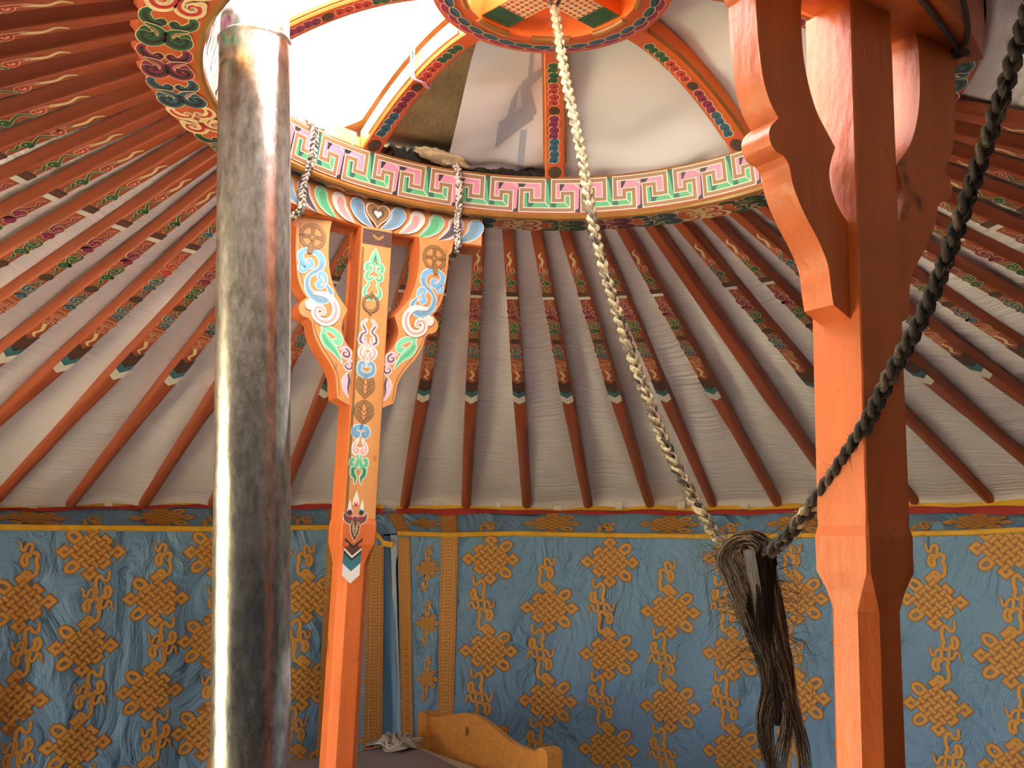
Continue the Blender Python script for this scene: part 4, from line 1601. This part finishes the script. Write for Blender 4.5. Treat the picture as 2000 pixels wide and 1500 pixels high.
def build_covers():
    # felt: lies over the spokes on the right-hand half
    root = thing('felt_cover', 'khaki felt cover lying over the crown spokes, edge along the sunlit spoke', 'roof cover', (0, 0, HZ + 1.1))
    mb = MB()
    A0, A1 = -45.5, 136.0

    def ff(dz):
        def fn(i, j):
            az = lerp(A0, A1, i)
            r = lerp(0.005, 0.93, j)
            h = dome_h(r) + 0.03 if r < 0.7 else lerp(dome_h(0.7) + 0.03, 0.955 + 0.09, (r - 0.7) / 0.23)
            return P3(az, r, h + dz)
        return fn
    mb.grid(ff(0.0), 60, 22, 'felt')
    mb.grid(ff(0.03), 60, 22, 'felt')
    mb.grid(lambda i, j: ff(0.03 * j)(0, i), 22, 1, 'felt')
    mb.grid(lambda i, j: ff(0.03 * j)(1, i), 22, 1, 'felt')
    attach(mb.build('felt_sheet', smooth=True), root)
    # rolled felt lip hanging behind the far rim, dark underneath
    mb = MB()
    rnd = random.Random(2)
    ofs = [rnd.uniform(-1, 1) for _ in range(80)]

    def lip(i, j):
        az = lerp(-36, 0.5, i)
        q = 2 * pi * j
        k = i * 60
        wob = 0.006 * sin(k * 1.7) + 0.004 * sin(k * 4.1)
        return P3(az, 0.735 + 0.035 * cos(q), 0.978 + wob + 0.026 * sin(q))
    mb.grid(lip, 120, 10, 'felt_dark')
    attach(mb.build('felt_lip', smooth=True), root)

    # white tarpaulin below the felt
    mb = MB()
    B0, B1 = -24.0, 136.0
    e0 = Vector((-0.128, 0.10))
    e1 = Vector((-0.312, 0.715))

    def tf(i, j):
        r = lerp(0.02, 0.735, j)
        # left edge is a straight line across the opening
        p = e0 + (e1 - e0) * max(0.0, (r - 0.12) / 0.59)
        a_edge = math.degrees(math.atan2(p.x, p.y))
        a_edge = max(a_edge, -62)
        az = lerp(a_edge, B1, i)
        h = dome_h(r) + 0.006
        # sag between the spokes and soft wrinkles
        q = (az - 1.5) / 45.0
        b = q - math.floor(q)
        sag = sin(pi * b)
        span = max(0, min(1, (r - 0.2) / 0.3))
        h -= 0.026 * sag * span
        x_, y_ = r * sin(R(az)), r * cos(R(az))
        wr = 0.009 * sin(11 * x_ + 17 * y_ + 2 * sin(6 * x_)) + 0.0055 * sin(31 * y_ - 12 * x_ + 3 * sin(7 * y_)) + 0.003 * sin(38 * x_ + 29 * y_)
        h += wr * span * (0.4 + 0.6 * sag)
        if az > 0 and j > 0.86:
            h -= (j - 0.86) / 0.14 * 0.030 * min(1, az / 2.5)
        if j > 0.93:
            h -= (j - 0.93) * 0.3 * (1.2 + sin(az * 0.33))
            h += 0.010 * sin(az * 1.1) * (j - 0.93) / 0.07
        return P3(az, r, h)
    mb.grid(tf, 170, 46, 'tarp')
    # faded printed marks showing on the sheet near the far spoke
    def on_sheet(x, y, l):
        az = math.degrees(math.atan2(x, y))
        r = math.hypot(x, y)
        a_edge_i = None
        j = (r - 0.02) / 0.715
        p = e0 + (e1 - e0) * max(0.0, (r - 0.12) / 0.59)
        a_edge = max(math.degrees(math.atan2(p.x, p.y)), -62)
        i = (az - a_edge) / (B1 - a_edge)
        v = tf(max(0, min(1, i)), max(0, min(1, j)))
        return v - Vector((0, 0, 0.0022))
    pn = Pen(mb, on_sheet)
    for quad_ in MARKS:
        pn.patch(quad_, 'tarp_print', 1, 14, 14)
    o = mb.build('white_tarpaulin', smooth=True)
    tag(o, 'white tarpaulin with faded grey marks stretched over the crown spokes', 'tarpaulin')

    # pale folded plastic edge beyond the sunlit spoke
    mb = MB()

    def pf(i, j):
        r = lerp(0.20, 0.80, i)
        az = -46.5 - lerp(0, 7.5, j) * (0.35 + 0.65 * (1 - abs(2 * i - 1)) + 0.15 * sin(i * 9))
        h = (dome_h(r) if r < 0.7 else lerp(dome_h(0.7), 1.0, (r - 0.7) / 0.1)) + 0.035 - 0.012 * j
        return P3(az, r, h)
    mb.grid(pf, 30, 6, 'tarp')
    tag(mb.build('plastic_sheet', smooth=True), 'pale plastic sheet edge beside the sunlit crown spoke', 'plastic sheet')

    # raw wool tuft caught on the far rim by the tie rope
    mb = MB()
    c = P3(-25, 0.66, 0.975)

    def wf(i, j):
        th, ph = 2 * pi * i, pi * j
        b = 1 + 0.12 * sin(3 * th + 4 * ph) + 0.07 * sin(9 * th - 7 * ph)
        e = P3(-25 + 90 * 0, 1, 0).normalized()
        tang = Vector((cos(R(-25)), -sin(R(-25)), 0))
        radl = Vector((sin(R(-25)), cos(R(-25)), 0))
        x = 0.075 * sin(ph) * cos(th) * b
        return c + tang * x + radl * (0.026 * sin(ph) * sin(th) * b + 0.012) + Vector((0, 0, 0.017 * cos(ph) * b - 0.12 * x + 0.004))
    mb.grid(wf, 36, 22, 'wool', wrap=True)
    rnd = random.Random(4)
    for _ in range(260):
        p = wf(rnd.random(), rnd.uniform(0.15, 0.85))
        e = p + (p - c).normalized() * rnd.uniform(0.003, 0.012) + Vector((rnd.uniform(-.006, .006), 0, rnd.uniform(-.004, .006)))
        mb.add([p + Vector((0.0006, 0, 0)), p - Vector((0.0006, 0, 0)), e], [(0, 1, 2)], 'wool')
    tag(mb.build('wool_tuft', smooth=True), 'tuft of raw cream wool felt lying on the far crown rim', 'wool')

    # pinkish string tied round the sunlit spoke
    mb = MB()
    az = -43.5
    a = R(az)
    tang = Vector((cos(a), -sin(a), 0))
    r = 0.445
    t = (RK + 0.008 - r) / (RK + 0.008 - 0.245)
    hb_ = HK - 0.006 + (1.109 - HK) * (1 - (1 - t) ** 1.9)
    pts = []
    for x, z in ((-0.034, 0.075), (-0.034, 0.04), (-0.030, -0.004), (0.0, -0.006), (0.029, -0.003), (0.033, 0.04)):
        pts.append(P3(az, r - 0.0 + 0.02 * (x > 0), hb_ + z) + tang * x)
    for dx in (-0.003, 0.003):
        mb.tube(smooth_line([tuple(p + Vector((dx, dx, 0))) for p in pts], 6), 0.0022, 'pinkish', 6)
    for k in range(7):
        e = pts[0] + Vector((-0.01 - 0.004 * k, -0.006, 0.004 * (k % 3) - 0.012 * (k % 2)))
        mb.tube([pts[0], (pts[0] + e) / 2 + Vector((0, 0, 0.006)), e], 0.0014, 'pinkish', 5)
    tag(mb.build('tie_string', smooth=True), 'pinkish string tied round the sunlit crown spoke', 'string')

    # small wooden wedge on the rim beside that spoke
    mb = MB()
    cc_ = P3(-49.3, 0.70, 0.962)
    rot = Matrix.Rotation(R(49), 3, 'Z')
    mb.box(cc_, (0.085, 0.05, 0.032), 'wood_pale', rot)
    mb.box(cc_ + Vector((0, 0, 0.022)), (0.07, 0.04, 0.014), 'wood_pale', rot)
    tag(mb.build('wood_block', ), 'small pale wooden block on the crown rim at the foot of the sunlit spoke', 'wood block')


MARKS = [
    [(-0.146, 0.613), (-0.133, 0.532), (-0.046, 0.504), (-0.043, 0.558)],
    [(-0.077, 0.441), (-0.056, 0.447), (-0.034, 0.543), (-0.069, 0.557)],
    [(-0.115, 0.545), (-0.100, 0.480), (-0.077, 0.441), (-0.088, 0.508)],
    [(-0.077, 0.582), (-0.060, 0.581), (-0.074, 0.690), (-0.090, 0.690)],
    [(-0.072, 0.433), (-0.012, 0.395), (-0.012, 0.425), (-0.071, 0.475)],
    [(-0.050, 0.344), (-0.040, 0.344), (-0.046, 0.418), (-0.055, 0.418)],
]
build_covers()


# ------------------------------------------------------------------ curtains
PIPE_T = [(-110, -0.06), (-48.2, -0.045), (-31.6, -0.038), (-20.6, -0.020), (-16.4, -0.030), (-15.5, -0.066), (-14.7, -0.122)]
PIPE_R = [(-16, -0.05), (-13.8, -0.042), (-9.4, -0.045), (-2.9, -0.031), (6.9, -0.030), (16.6, -0.023), (28.5, -0.0025), (38.5, 0.019), (42.4, 0.033), (110, 0.06)]
TOP_T = [(-110, 0.02), (-47.4, 0.019), (-31.2, 0.058), (-20, 0.068), (-13.6, 0.050), (0.9, 0.071), (16.3, 0.081), (27.5, 0.100), (41.3, 0.100), (110, 0.11)]


TOPY = [(-110, 0.036), (-47.4, 0.036), (-31.8, 0.088), (-20.3, 0.114), (-14.1, 0.098), (-10.2, 0.110), (1, 0.099), (16.3, 0.120), (27, 0.138), (38, 0.161), (110, 0.165)]


def tab(T, a):
    if a <= T[0][0]:
        return T[0][1]
    for (x, y), (x2, y2) in zip(T, T[1:]):
        if a <= x2:
            return lerp(y, y2, (a - x) / (x2 - x))
    return T[-1][1]


def sstep(a, b, x):
    t = max(0.0, min(1.0, (x - a) / (b - a)))
    return t * t * (3 - 2 * t)


CR = 2.87


def fold(az, z, left):
    """radial displacement of the hanging cloth; z below the piping is positive depth"""
    k = min(1.0, z / 0.5) * (0.45 + 0.55 * min(1.0, z / 1.0))
    if left:
        f = 0.018 * sin(az * 0.95 + 0.6 * sin(az * 0.31) + z * 0.5) + 0.010 * sin(az * 1.23 + 1.3 + z * 0.8)
        f += 0.016 * (abs(sin(az * 0.42 + 0.5 + 0.18 * z)) - 0.5)
    else:
        f = 0.012 * sin(az * 0.55 + 1.0 + z * 0.9) + 0.006 * sin(az * 0.95 + z * 2.2) + 0.002 * sin(az * 1.3 - z * 3.0)
    return f * k


def cur_pt(az, z, l, left, d_az=0.0):
    """z is the height relative to the camera"""
    zp = tab(PIPE_T if left else PIPE_R, az)
    dep = max(0.0, zp - z)
    a = az
    if left:
        a = az + 0.6 * dep * sstep(-19, -15, az)
    else:
        a = az + 1.15 * dep * sstep(-8.5, -13.5, az)
    r = CR + fold(az, dep, left) - 0.0010 * l - 0.01 * dep
    return P3(a, r, z)


def val_pt(az, t, l, left):
    """valance sloping back from the piping (t=0) to the red band (t=1)"""
    T = PIPE_T if left else PIPE_R
    z = lerp(tab(T, az), tab(TOP_T, az), t)
    a = az + (0.9 * t if not left else 0) * sstep(-8.5, -13.5, az) * -1.0
    r = lerp(CR, 2.985, t) + 0.004 * sin(az * 0.6) * sin(pi * t)
    return P3(a, r - 0.0011 * l, z + 0.004 * sin(az * 0.9) * t + 0.0011 * l)


KU, KV = 0.26, 0.222       # knot width and height


def knot(pen, cx, cy, sc, flip, fast=False):
    """endless knot; pen coordinates are metres (x along the wall, y up)"""
    s = sc * KU / 2 / 4.55
    ky = KV / KU

    def X(p, q):
        # p, q along the diagonals
        x = (p + q) * 0.7071 * 1.06
        y = (q - p) * 0.7071 * 1.06
        return (cx + flip * x * s, cy + y * s * ky)
    w, o = 0.50 * s, 0.17 * s
    Ls = [-2, -1, 0, 1, 2]

    def seg(a, b, la, le):
        n = 3 if not fast else 1
        P = [(lerp(a[0], b[0], i / n), lerp(a[1], b[1], i / n)) for i in range(n + 1)]
        pen.stroke(P, w + 2 * o, 'knot_edge', le, raw=True, cap=False)
        pen.stroke(P, w, 'knot', la, raw=True, cap=False)

    def loopsq(p0, q0, p1, q1):
        c = [(p0, q0), (p1, q0), (p1, q1), (p0, q1)]
        pts = [X(*k) for k in c]
        for i in range(4):
            a, b = pts[i], pts[(i + 1) % 4]
            dx, dy = b[0] - a[0], b[1] - a[1]
            l = math.hypot(dx, dy)
            e = w / 2 / l
            a2 = (a[0] - dx * e, a[1] - dy * e)
            b2 = (b[0] + dx * e, b[1] + dy * e)
            e2 = (w / 2 + o) / l
            pen.stroke([(a[0] - dx * e2, a[1] - dy * e2), (b[0] + dx * e2, b[1] + dy * e2)], w + 2 * o, 'knot_edge', 1, raw=True, cap=False)
            pen.stroke([a2, b2], w, 'knot', 2, raw=True, cap=False)
    # square loops: four corners and the middle of the two plain sides
    for a in (-1, 1):
        for b in (-1, 1):
            loopsq(a * 2, b * 2, a * 3, b * 3)
    loopsq(-2.9, -0.5, -2, 0.5)
    loopsq(-0.5, -2.9, 0.5, -2)
    loopsq(2, -0.5, 2.7, 0.5)
    loopsq(-0.5, 2, 0.5, 2.7)
    # round petals on the other sides
    for (p, q) in ((0.0, 3.35), (3.35, 0.0)):
        c = X(p, q)
        rr = 0.62 * s
        dirp = X(p * 1.2, q * 1.2)
        for (m, ly, ex) in (('knot_edge', 1, o), ('knot', 2, 0)):
            pts = []
            for i in range(14):
                t = 2 * pi * i / 14
                pp = (p + 0.95 * cos(t), q + 0.62 * sin(t)) if q == 0 else (p + 0.62 * cos(t), q + 0.95 * sin(t))
                pts.append(X(*pp))
            pen.stroke(pts + [pts[0], pts[1]], w * 0.95 + 2 * ex, m, ly, raw=True, cap=False)
    for p in Ls:
        seg(X(p, -2.35), X(p, 2.35), 4, 3)
    for q in Ls:
        seg(X(-2.35, q), X(2.35, q), 6, 5)
    for i, p in enumerate(Ls):
        for j, q in enumerate(Ls):
            if (i + j) % 2:
                a, b = X(p, q - 0.42), X(p, q + 0.42)
                pen.stroke([a, b], w + 2 * o, 'knot_edge', 7, raw=True, cap=False)
                pen.stroke([a, b], w, 'knot', 8, raw=True, cap=False)


CL = [[(55, 175), (50, 245), (10, 250), (-15, 215), (-50, 235), (-57, 300), (-42, 350), (-57, 390), (-30, 415), (0, 405)],
      [(0, 398), (55, 400), (78, 350), (55, 308), (28, 325), (35, 368), (10, 390)],
      [(5, 420), (-2, 478), (28, 490), (50, 460), (62, 430), (90, 450), (92, 485), (112, 508)]]


def cloud(pen, cx, cy, sc, flip, upper):
    k = 0.00047 * sc / 1.0 * (KU / 0.26)
    for n_, P in enumerate(CL):
        pts = []
        for (x, y) in P:
            # digitised about (400, 720) of the knot picture, y up
            xx, yy = x - 20, y
            if not upper:
                xx, yy = -xx - 105, -yy
            pts.append((cx + flip * (xx - 30) * k, cy + yy * k))
        wd = [0.012 * sc, 0.017 * sc, 0.018 * sc, 0.015 * sc] if n_ < 2 else [0.014 * sc, 0.013 * sc, 0.012 * sc, 0.004 * sc]
        pen.lined(pts, [q * 0.86 for q in wd], 'knot', 'knot_edge', 0.0022 * sc, 1 + n_, n=3)


def border(pen, x0, x1, y0, y1):
    """key border running down the cloth"""
    wd = x1 - x0
    n = int((y0 - y1) / 0.04)
    for i in range(n):
        a, b = lerp(y0, y1, i / n), lerp(y0, y1, (i + 1) / n)
        pen.rect(x0, a, x1, b, 'border', 1)
    e = wd * 0.16
    # roped edges
    m = int((y0 - y1) / 0.016)
    for i in range(m):
        y = lerp(y0, y1, (i + 0.5) / m)
        for (xa, xb) in ((x0, x0 + e), (x1 - e, x1)):
            pen.quad([(xa, y - 0.006), (xb, y), (xb, y + 0.004), (xa, y - 0.002)], 'border_light', 2)
    # meander
    ua, ub = x0 + e * 1.4, x1 - e * 1.4
    W = ub - ua
    H = W * 1.05
    k = int((y0 - y1) / H)
    H = (y0 - y1) / k
    t = W * 0.125
    for i in range(k):
        yt = y0 - i * H

        def S(a, b, c, d):
            pen.rect(ua + min(a, c) * W - t / 2, yt - max(b, d) * H - t / 2, ua + max(a, c) * W + t / 2, yt - min(b, d) * H + t / 2, 'border_light', 2)
        for (a, b, c, d) in ((0.04, 0, 0.04, 0.8), (0.04, 0.8, 0.7, 0.8), (0.7, 0.4, 0.7, 0.8), (0.36, 0.4, 0.7, 0.4), (0.36, 0.4, 0.36, 0.56), (0.04, 0.1, 0.98, 0.1), (0.98, 0.1, 0.98, 1.0)):
            S(a, b, c, d)


def M(az):
    return R(az) * CR


def build_curtain(left):
    T = PIPE_T if left else PIPE_R
    a0, a1 = (-80, -15.15) if left else (-13.95, 80)
    zb = -HZ + 0.03
    if left:
        root = thing('curtain', 'blue curtain with orange endless knots, hanging left of the seam behind the painted post', 'curtain', P3(-45, 2.85, -HZ), 'blue knot-patterned wall curtains')
    else:
        root = thing('curtain', 'blue curtain with orange endless knots, hanging right of the seam behind the bed', 'curtain', P3(30, 2.85, -HZ), 'blue knot-patterned wall curtains')
    # hanging cloth
    mb = MB()
    nu = int((a1 - a0) * 5)
    mb.grid(lambda i, j: cur_pt(lerp(a0, a1, i), lerp(tab(T, lerp(a0, a1, i)), zb, j), 0, left), nu, 84, 'curtain_blue', uvfn=lambda i, j: (M(lerp(a0, a1, i)), -1.5 * j))
    pen = Pen(mb, lambda x, y, l: cur_pt(math.degrees(x / CR), min(y, tab(T, math.degrees(x / CR)) - 0.004), 2.6 + 0.7 * l, left))
    zc = lambda az: tab(T, az)

    pb = Pen(mb, lambda x, y, l: cur_pt(math.degrees(x / CR), min(y, tab(T, math.degrees(x / CR)) - 0.004), 5.0 + 0.7 * l, left))

    def column(az, phase, per, sc=1.0, zmin=-1.35, flip=1, dz=0.0, vis=True):
        y = phase + dz
        first = True
        while y > zmin:
            top = zc(az)
            if y + 0.07 * sc < top:
                knot(pen, M(az), y, sc, flip)
            if y + 0.115 * sc < top - 0.10 * sc:
                cloud(pen, M(az), y, sc, flip, True)
            if y - 0.12 * sc < top:
                cloud(pen, M(az), y, sc, flip, False)
            y -= per
    if left:
        for az, hi in ((-71.5, 1), (-66.4, 0), (-61.2, 1), (-56.2, 0), (-51.3, 1), (-46.0, 0), (-40.9, 1), (-35.3, 0), (-30.5, 1), (-26.4, 1), (-22.1, 0)):
            column(az, -0.140 if hi else -0.338, 0.385, flip=-1 if az < -24 else 1)
        border(pb, M(-20.55), M(-19.35), -0.03, -1.4)
        for k in range(5):
            knot(pen, M(-18.0), -0.2 - 0.26 * k, 0.45, 1)
        border(pb, M(-16.75), M(-15.2), -0.10, -1.4)
    else:
        border(pb, M(-13.9), M(-12.75), -0.062, -1.4)
        for k in range(5):
            y = -0.204 - 0.255 * k
            knot(pen, M(-11.05), y, 0.45, 1)
            cloud(pen, M(-11.05) + 0.012, y, 0.45, 1, True)
            cloud(pen, M(-11.05) + 0.012, y, 0.45, 1, False)
        border(pb, M(-9.75), M(-8.1), -0.052, -1.4)
        az = -4.95
        i = 0
        while az < 74:
            dz = 0.0 if az < 15 else min(0.11, (az - 15) * 0.0105)
            column(az, (-0.155 if i % 2 == 0 else -0.378), 0.428, flip=1 if az < 26 else -1, dz=dz)
            az += 5.72
            i += 1
    attach(mb.build('hanging_cloth', smooth=True), root)

    # valance and bands
    mb = MB()
    nv = int((a1 - a0) * 2.5)
    v0 = a0 if left else -16.5
    mb.grid(lambda i, j: val_pt(lerp(v0, a1, i), j, 0, left), nv, 6, 'curtain_blue', uvfn=lambda i, j: (M(lerp(a0, a1, i)), 0.16 * j))
    vp = Pen(mb, lambda x, y, l: val_pt(math.degrees(x / CR), y / 0.16, 1 + l, left))

    class Clip:
        pass
    vk = Pen(mb, lambda x, y, l: val_pt(math.degrees(x / CR), 0.5 + y / 0.235, 1.4 + 0.6 * l, left))
    azs = [-71, -61, -51, -45.5, -35.0, -26] if left else [0.9, 12.0, 23.6, 29.5, 38.5, 49.5, 60]
    for az in azs:
        knot(vk, M(az), 0.0, 1.0, 1)
    az2 = [-66, -56, -40.5, -30.5, -22.3] if left else [-5, 6.4, 17.9, 34.5, 44, 54]
    for az in az2:
        cloud(vk, M(az), -0.22, 1.0, 1, True)
    if left:
        vp.rect(M(-20.4), 0, M(-19.2), 0.158, 'border', 1, 3)
        bands = [(-20.4, -19.2)]
    else:
        bands = [(-13.9, -12.6), (-9.75, -8.2)]
        knot(vk, M(-11.1), 0.0, 0.5, 1)
    for (b0, b1) in bands:
        vp.rect(M(b0), 0.002, M(b1), 0.158, 'border', 1, 3)
        for i in range(5):
            y = 0.012 + i * 0.03
            x0, x1 = lerp(M(b0), M(b1), 0.2), lerp(M(b0), M(b1), 0.8)
            vp.rect(x0, y, x1, y + 0.006, 'border_light', 2, 2)
            vp.rect(x0, y, x0 + 0.006, y + 0.022, 'border_light', 2)
            vp.rect((x0 + x1) / 2, y + 0.014, x1, y + 0.020, 'border_light', 2, 2)
    attach(mb.build('valance', smooth=True), root)

    mb = MB()
    # yellow piping along the fold
    pts = [P3(lerp(a0, a1, i / nv), CR - 0.006, tab(T, lerp(a0, a1, i / nv))) for i in range(nv + 1)]
    rad = 0.008
    vs, fs = [], []
    for p in pts:
        for (dr, dz) in ((0.004, 0.013), (-0.004, 0.010), (-0.006, -0.008), (0.002, -0.012)):
            rr = Vector((p.x, p.y, 0)).normalized()
            vs.append(p + rr * dr + Vector((0, 0, dz)))
    for i in range(len(pts) - 1):
        for k in range(4):
            fs.append((i * 4 + k, i * 4 + (k + 1) % 4, (i + 1) * 4 + (k + 1) % 4, (i + 1) * 4 + k))
    fs.append((3, 2, 1, 0))
    fs.append(tuple((len(pts) - 1) * 4 + k for k in range(4)))
    mb.add(vs, fs, 'yellow')
    if left:
        p = pts[-1]
        mb.box(p + Vector((0.016, 0, -0.002)), (0.055, 0.012, 0.026), 'yellow', Matrix.Rotation(0.15, 3, 'Y'))
    attach(mb.build('piping'), root)

    # red band and yellow scalloped ribbon at the top
    mb = MB()

    def scal(az):
        q = (az + 16.9 - 7) / STEP
        b = q - math.floor(q)
        return 0.011 * sin(pi * b) + 0.003 * sin(az * 0.8)
    nb = int((a1 - a0) * 2.4)

    def rb(i, j):
        az = lerp(a0, a1, i)
        return P3(az, 2.972 + 0.012 * j + 0.006 * sin(az * 1.0) , tab(TOP_T, az) + 0.004 * sin(az * 0.9) * (1 - j) + (-0.001 + (0.45 * (tab(TOPY, az) - tab(TOP_T, az)) + scal(az) * 0.5) * j))
    mb.grid(rb, nb, 2, 'band_red')
    attach(mb.build('red_band', smooth=True), root)
    mb = MB()

    def yb(i, j):
        az = lerp(a0, a1, i)
        q = (az + 16.9 - 7) / STEP
        b = q - math.floor(q)
        wide = 0.55 * (tab(TOPY, az) - tab(TOP_T, az)) + 0.008 * sin(pi * b) - 0.003
        return P3(az, 2.980 + 0.02 * j + 0.006 * sin(az), lerp(tab(TOP_T, az), tab(TOPY, az), 0.45) + scal(az) * 0.5 + wide * j)
    mb.grid(yb, nb, 2, 'yellow')
    ribbon = attach(mb.build('yellow_ribbon', smooth=True), root)
    # white hanging loops, one per bay
    k0 = math.ceil((max(a0, -52) + 7.3 - STEP / 2) / STEP) - 1
    az = -7.3 + STEP / 2 + STEP * k0
    while az < min(a1, 46):
        if az > a0:
            mb = MB()
            z = tab(TOPY, az) - 0.006
            rot = Matrix.Rotation(-R(az), 3, 'Z')
            mb.box(P3(az, 2.978, z + 0.012), (0.034, 0.004, 0.034), 'tab_white', rot)
            mb.box(P3(az, 2.990, z + 0.030), (0.034, 0.026, 0.004), 'tab_white', rot)
            sub(mb.build('hanging_loop'), ribbon)
        az += STEP
    if not left:
        # plain side lining with white selvage that shows in the gap
        mb = MB()

        def lf(i, j):
            z = lerp(-0.055, zb, j)
            d = -0.05 - z
            a_l = -16.6
            a_r = -14.45 + 1.45 * d
            az = lerp(a_l, a_r, i)
            return P3(az, 2.90 + 0.010 * sin(i * 7 + z * 3), z)
        mb.grid(lf, 10, 30, 'lining', uvfn=lambda i, j: (i * 0.15, j * 1.4))
        lin_ = attach(mb.build('lining', smooth=True), root)
        mb = MB()

        def wf(i, j):
            z = lerp(-0.05, zb, j)
            d = -0.05 - z
            az = -14.55 + 1.45 * d + i * (0.42 + 0.9 * max(0, 0.12 - d) / 0.12)
            return P3(az, 2.895 + 0.004 * sin(z * 9), z)
        mb.grid(wf, 2, 40, 'selvage')
        sub(mb.build('selvage', smooth=True), lin_)


build_curtain(True)
build_curtain(False)


# ------------------------------------------------------------------ bed
def build_bed():
    zt = HZ - 0.815
    A = Vector((-0.488, 2.575, 0))
    B = Vector((0.038, 1.925, 0))
    x = (B - A).normalized()
    y = Vector((-x.y, x.x, 0))                   # points away from the bed end
    if y.x > 0 or True:
        pass
    inn = Vector((x.y, -x.x, 0))                 # along the bed
    if inn.x > 0:
        inn = -inn
    Wd = (B - A).length
    root = thing('bed', 'pine single bed with curved headboard, standing by the curtain seam', 'bed', A)

    def L(a, b, z):
        return Vector((A.x, A.y, 0)) + x * a + inn * b + Vector((0, 0, z))

    def block(mb, a0, a1, b0, b1, z0, z1, m, bev=0.0):
        vs = [L(a, b, z) for a in (a0, a1) for b in (b0, b1) for z in (z0, z1)]
        mb.add(vs, [(0, 1, 3, 2), (4, 6, 7, 5), (0, 4, 5, 1), (2, 3, 7, 6), (0, 2, 6, 4), (1, 5, 7, 3)], m)

    def rounded_post(a0, a1, b0, b1, z0, z1):
        mb = MB()
        c = 0.012
        out = [(a0, z0), (a1, z0), (a1, z1 - 0.02), (a1 - 0.006, z1 - 0.008), (a1 - 0.02, z1), (a0 + 0.02, z1), (a0 + 0.006, z1 - 0.008), (a0, z1 - 0.02)]
        mb.prism(out, lambda p, q, t: L(p, lerp(b0, b1, t), q), 'pine')
        return mb
    for (a0, a1) in ((-0.035, 0.035), (Wd - 0.035, Wd + 0.035)):
        attach(rounded_post(a0, a1, -0.035, 0.035, 0.0, zt).build('headboard_post'), root)
    for (a0, a1) in ((-0.035, 0.035), (Wd - 0.035, Wd + 0.035)):
        attach(rounded_post(a0, a1, 1.86, 1.93, 0.0, 0.42).build('foot_post'), root)
    # curved panel
    mb = MB()
    top = []
    n = 40
    for i in range(n + 1):
        t = i / n
        z = zt - 0.012 + 0.062 * (0.5 - 0.5 * cos(2 * pi * min(1, max(0, (t - 0.0) / 0.84)))) ** 0.9 - 0.018 * t
        top.append((lerp(0.03, Wd - 0.03, t), z))
    out = [(0.03, 0.16)] + [(Wd - 0.03, 0.16)] + top[::-1]
    mb.prism(out, lambda p, q, t: L(p, lerp(-0.013, 0.013, t), q), 'pine')
    # routed line and a knot in the wood
    pn = Pen(mb, lambda p, q, l: L(p, 0.0134 + 0.0004 * l, q))
    pn.disc(Wd * 0.38, zt - 0.03, 0.012, 0.020, 'leaf_brown', 1)
    pn.disc(Wd * 0.38, zt - 0.03, 0.007, 0.013, 'ochre_line', 2)
    attach(mb.build('headboard_panel'), root)
    for a in (0.0, Wd):
        mb = MB()
        block(mb, a - 0.014, a + 0.014, 0.03, 1.87, 0.30, 0.45, 'pine')
        attach(mb.build('side_rail'), root)
    mb = MB()
    block(mb, 0.03, Wd - 0.03, 1.88, 1.91, 0.2, 0.38, 'pine')
    attach(mb.build('foot_panel'), root)
    mb = MB()
    block(mb, 0.03, Wd - 0.03, 0.04, 1.85, 0.37, 0.535, 'mattress')
    m = mb.build('mattress')
    tag(attach(m, root) if False else m, 'pale mattress lying on the pine bed under the grey blanket', 'mattress')
    # blanket
    mb = MB()

    def bf(i, j):
        a = lerp(-0.02, Wd + 0.02, i)
        b = lerp(0.10, 1.85, j)
        z = 0.562 + 0.006 * sin(a * 9 + b * 4) + 0.005 * sin(b * 11 - a * 5)
        e = min(i, 1 - i)
        if e < 0.06:
            z -= (0.06 - e) / 0.06 * 0.11
        if j < 0.04:
            z -= (0.04 - j) / 0.04 * 0.02
        return L(a, b, z)
    mb.grid(bf, 40, 60, 'blanket')
    tag(mb.build('blanket', smooth=True), 'grey-mauve blanket spread on the pine bed', 'blanket')
    # crumpled lace scarf at the corner by the headboard post
    mb = MB()
    rnd = random.Random(8)
    base = L(0.10, 0.22, 0.585)
    def cf(i, j):
        th = 2 * pi * i
        r = 0.105 * j * (1 + 0.25 * sin(3 * th + 1) + 0.15 * sin(7 * th))
        z = 0.030 * (1 - j ** 2) * (1 + 0.5 * sin(5 * th + 9 * j)) + 0.012 * sin(14 * j + 4 * th) + 0.01
        return base + x * (r * cos(th) * 0.8) + inn * (r * sin(th) * 1.0) + Vector((0, 0, max(-0.016, z - 0.012)))
    mb.grid(cf, 48, 14, 'scarf', wrap=True)
    for k in range(5):
        a = k * 1.3
        pts = [cf((a / 6.28 + t * 0.30) % 1, 0.35 + 0.6 * abs(sin(t * 4 + k))) + Vector((0, 0, 0.004)) for t in [q / 12 for q in range(13)]]
        mb.tube(pts, 0.0035, 'white', 6)
    tag(mb.build('scarf', smooth=True), 'crumpled grey and white lace scarf at the head of the bed', 'scarf')


build_bed()
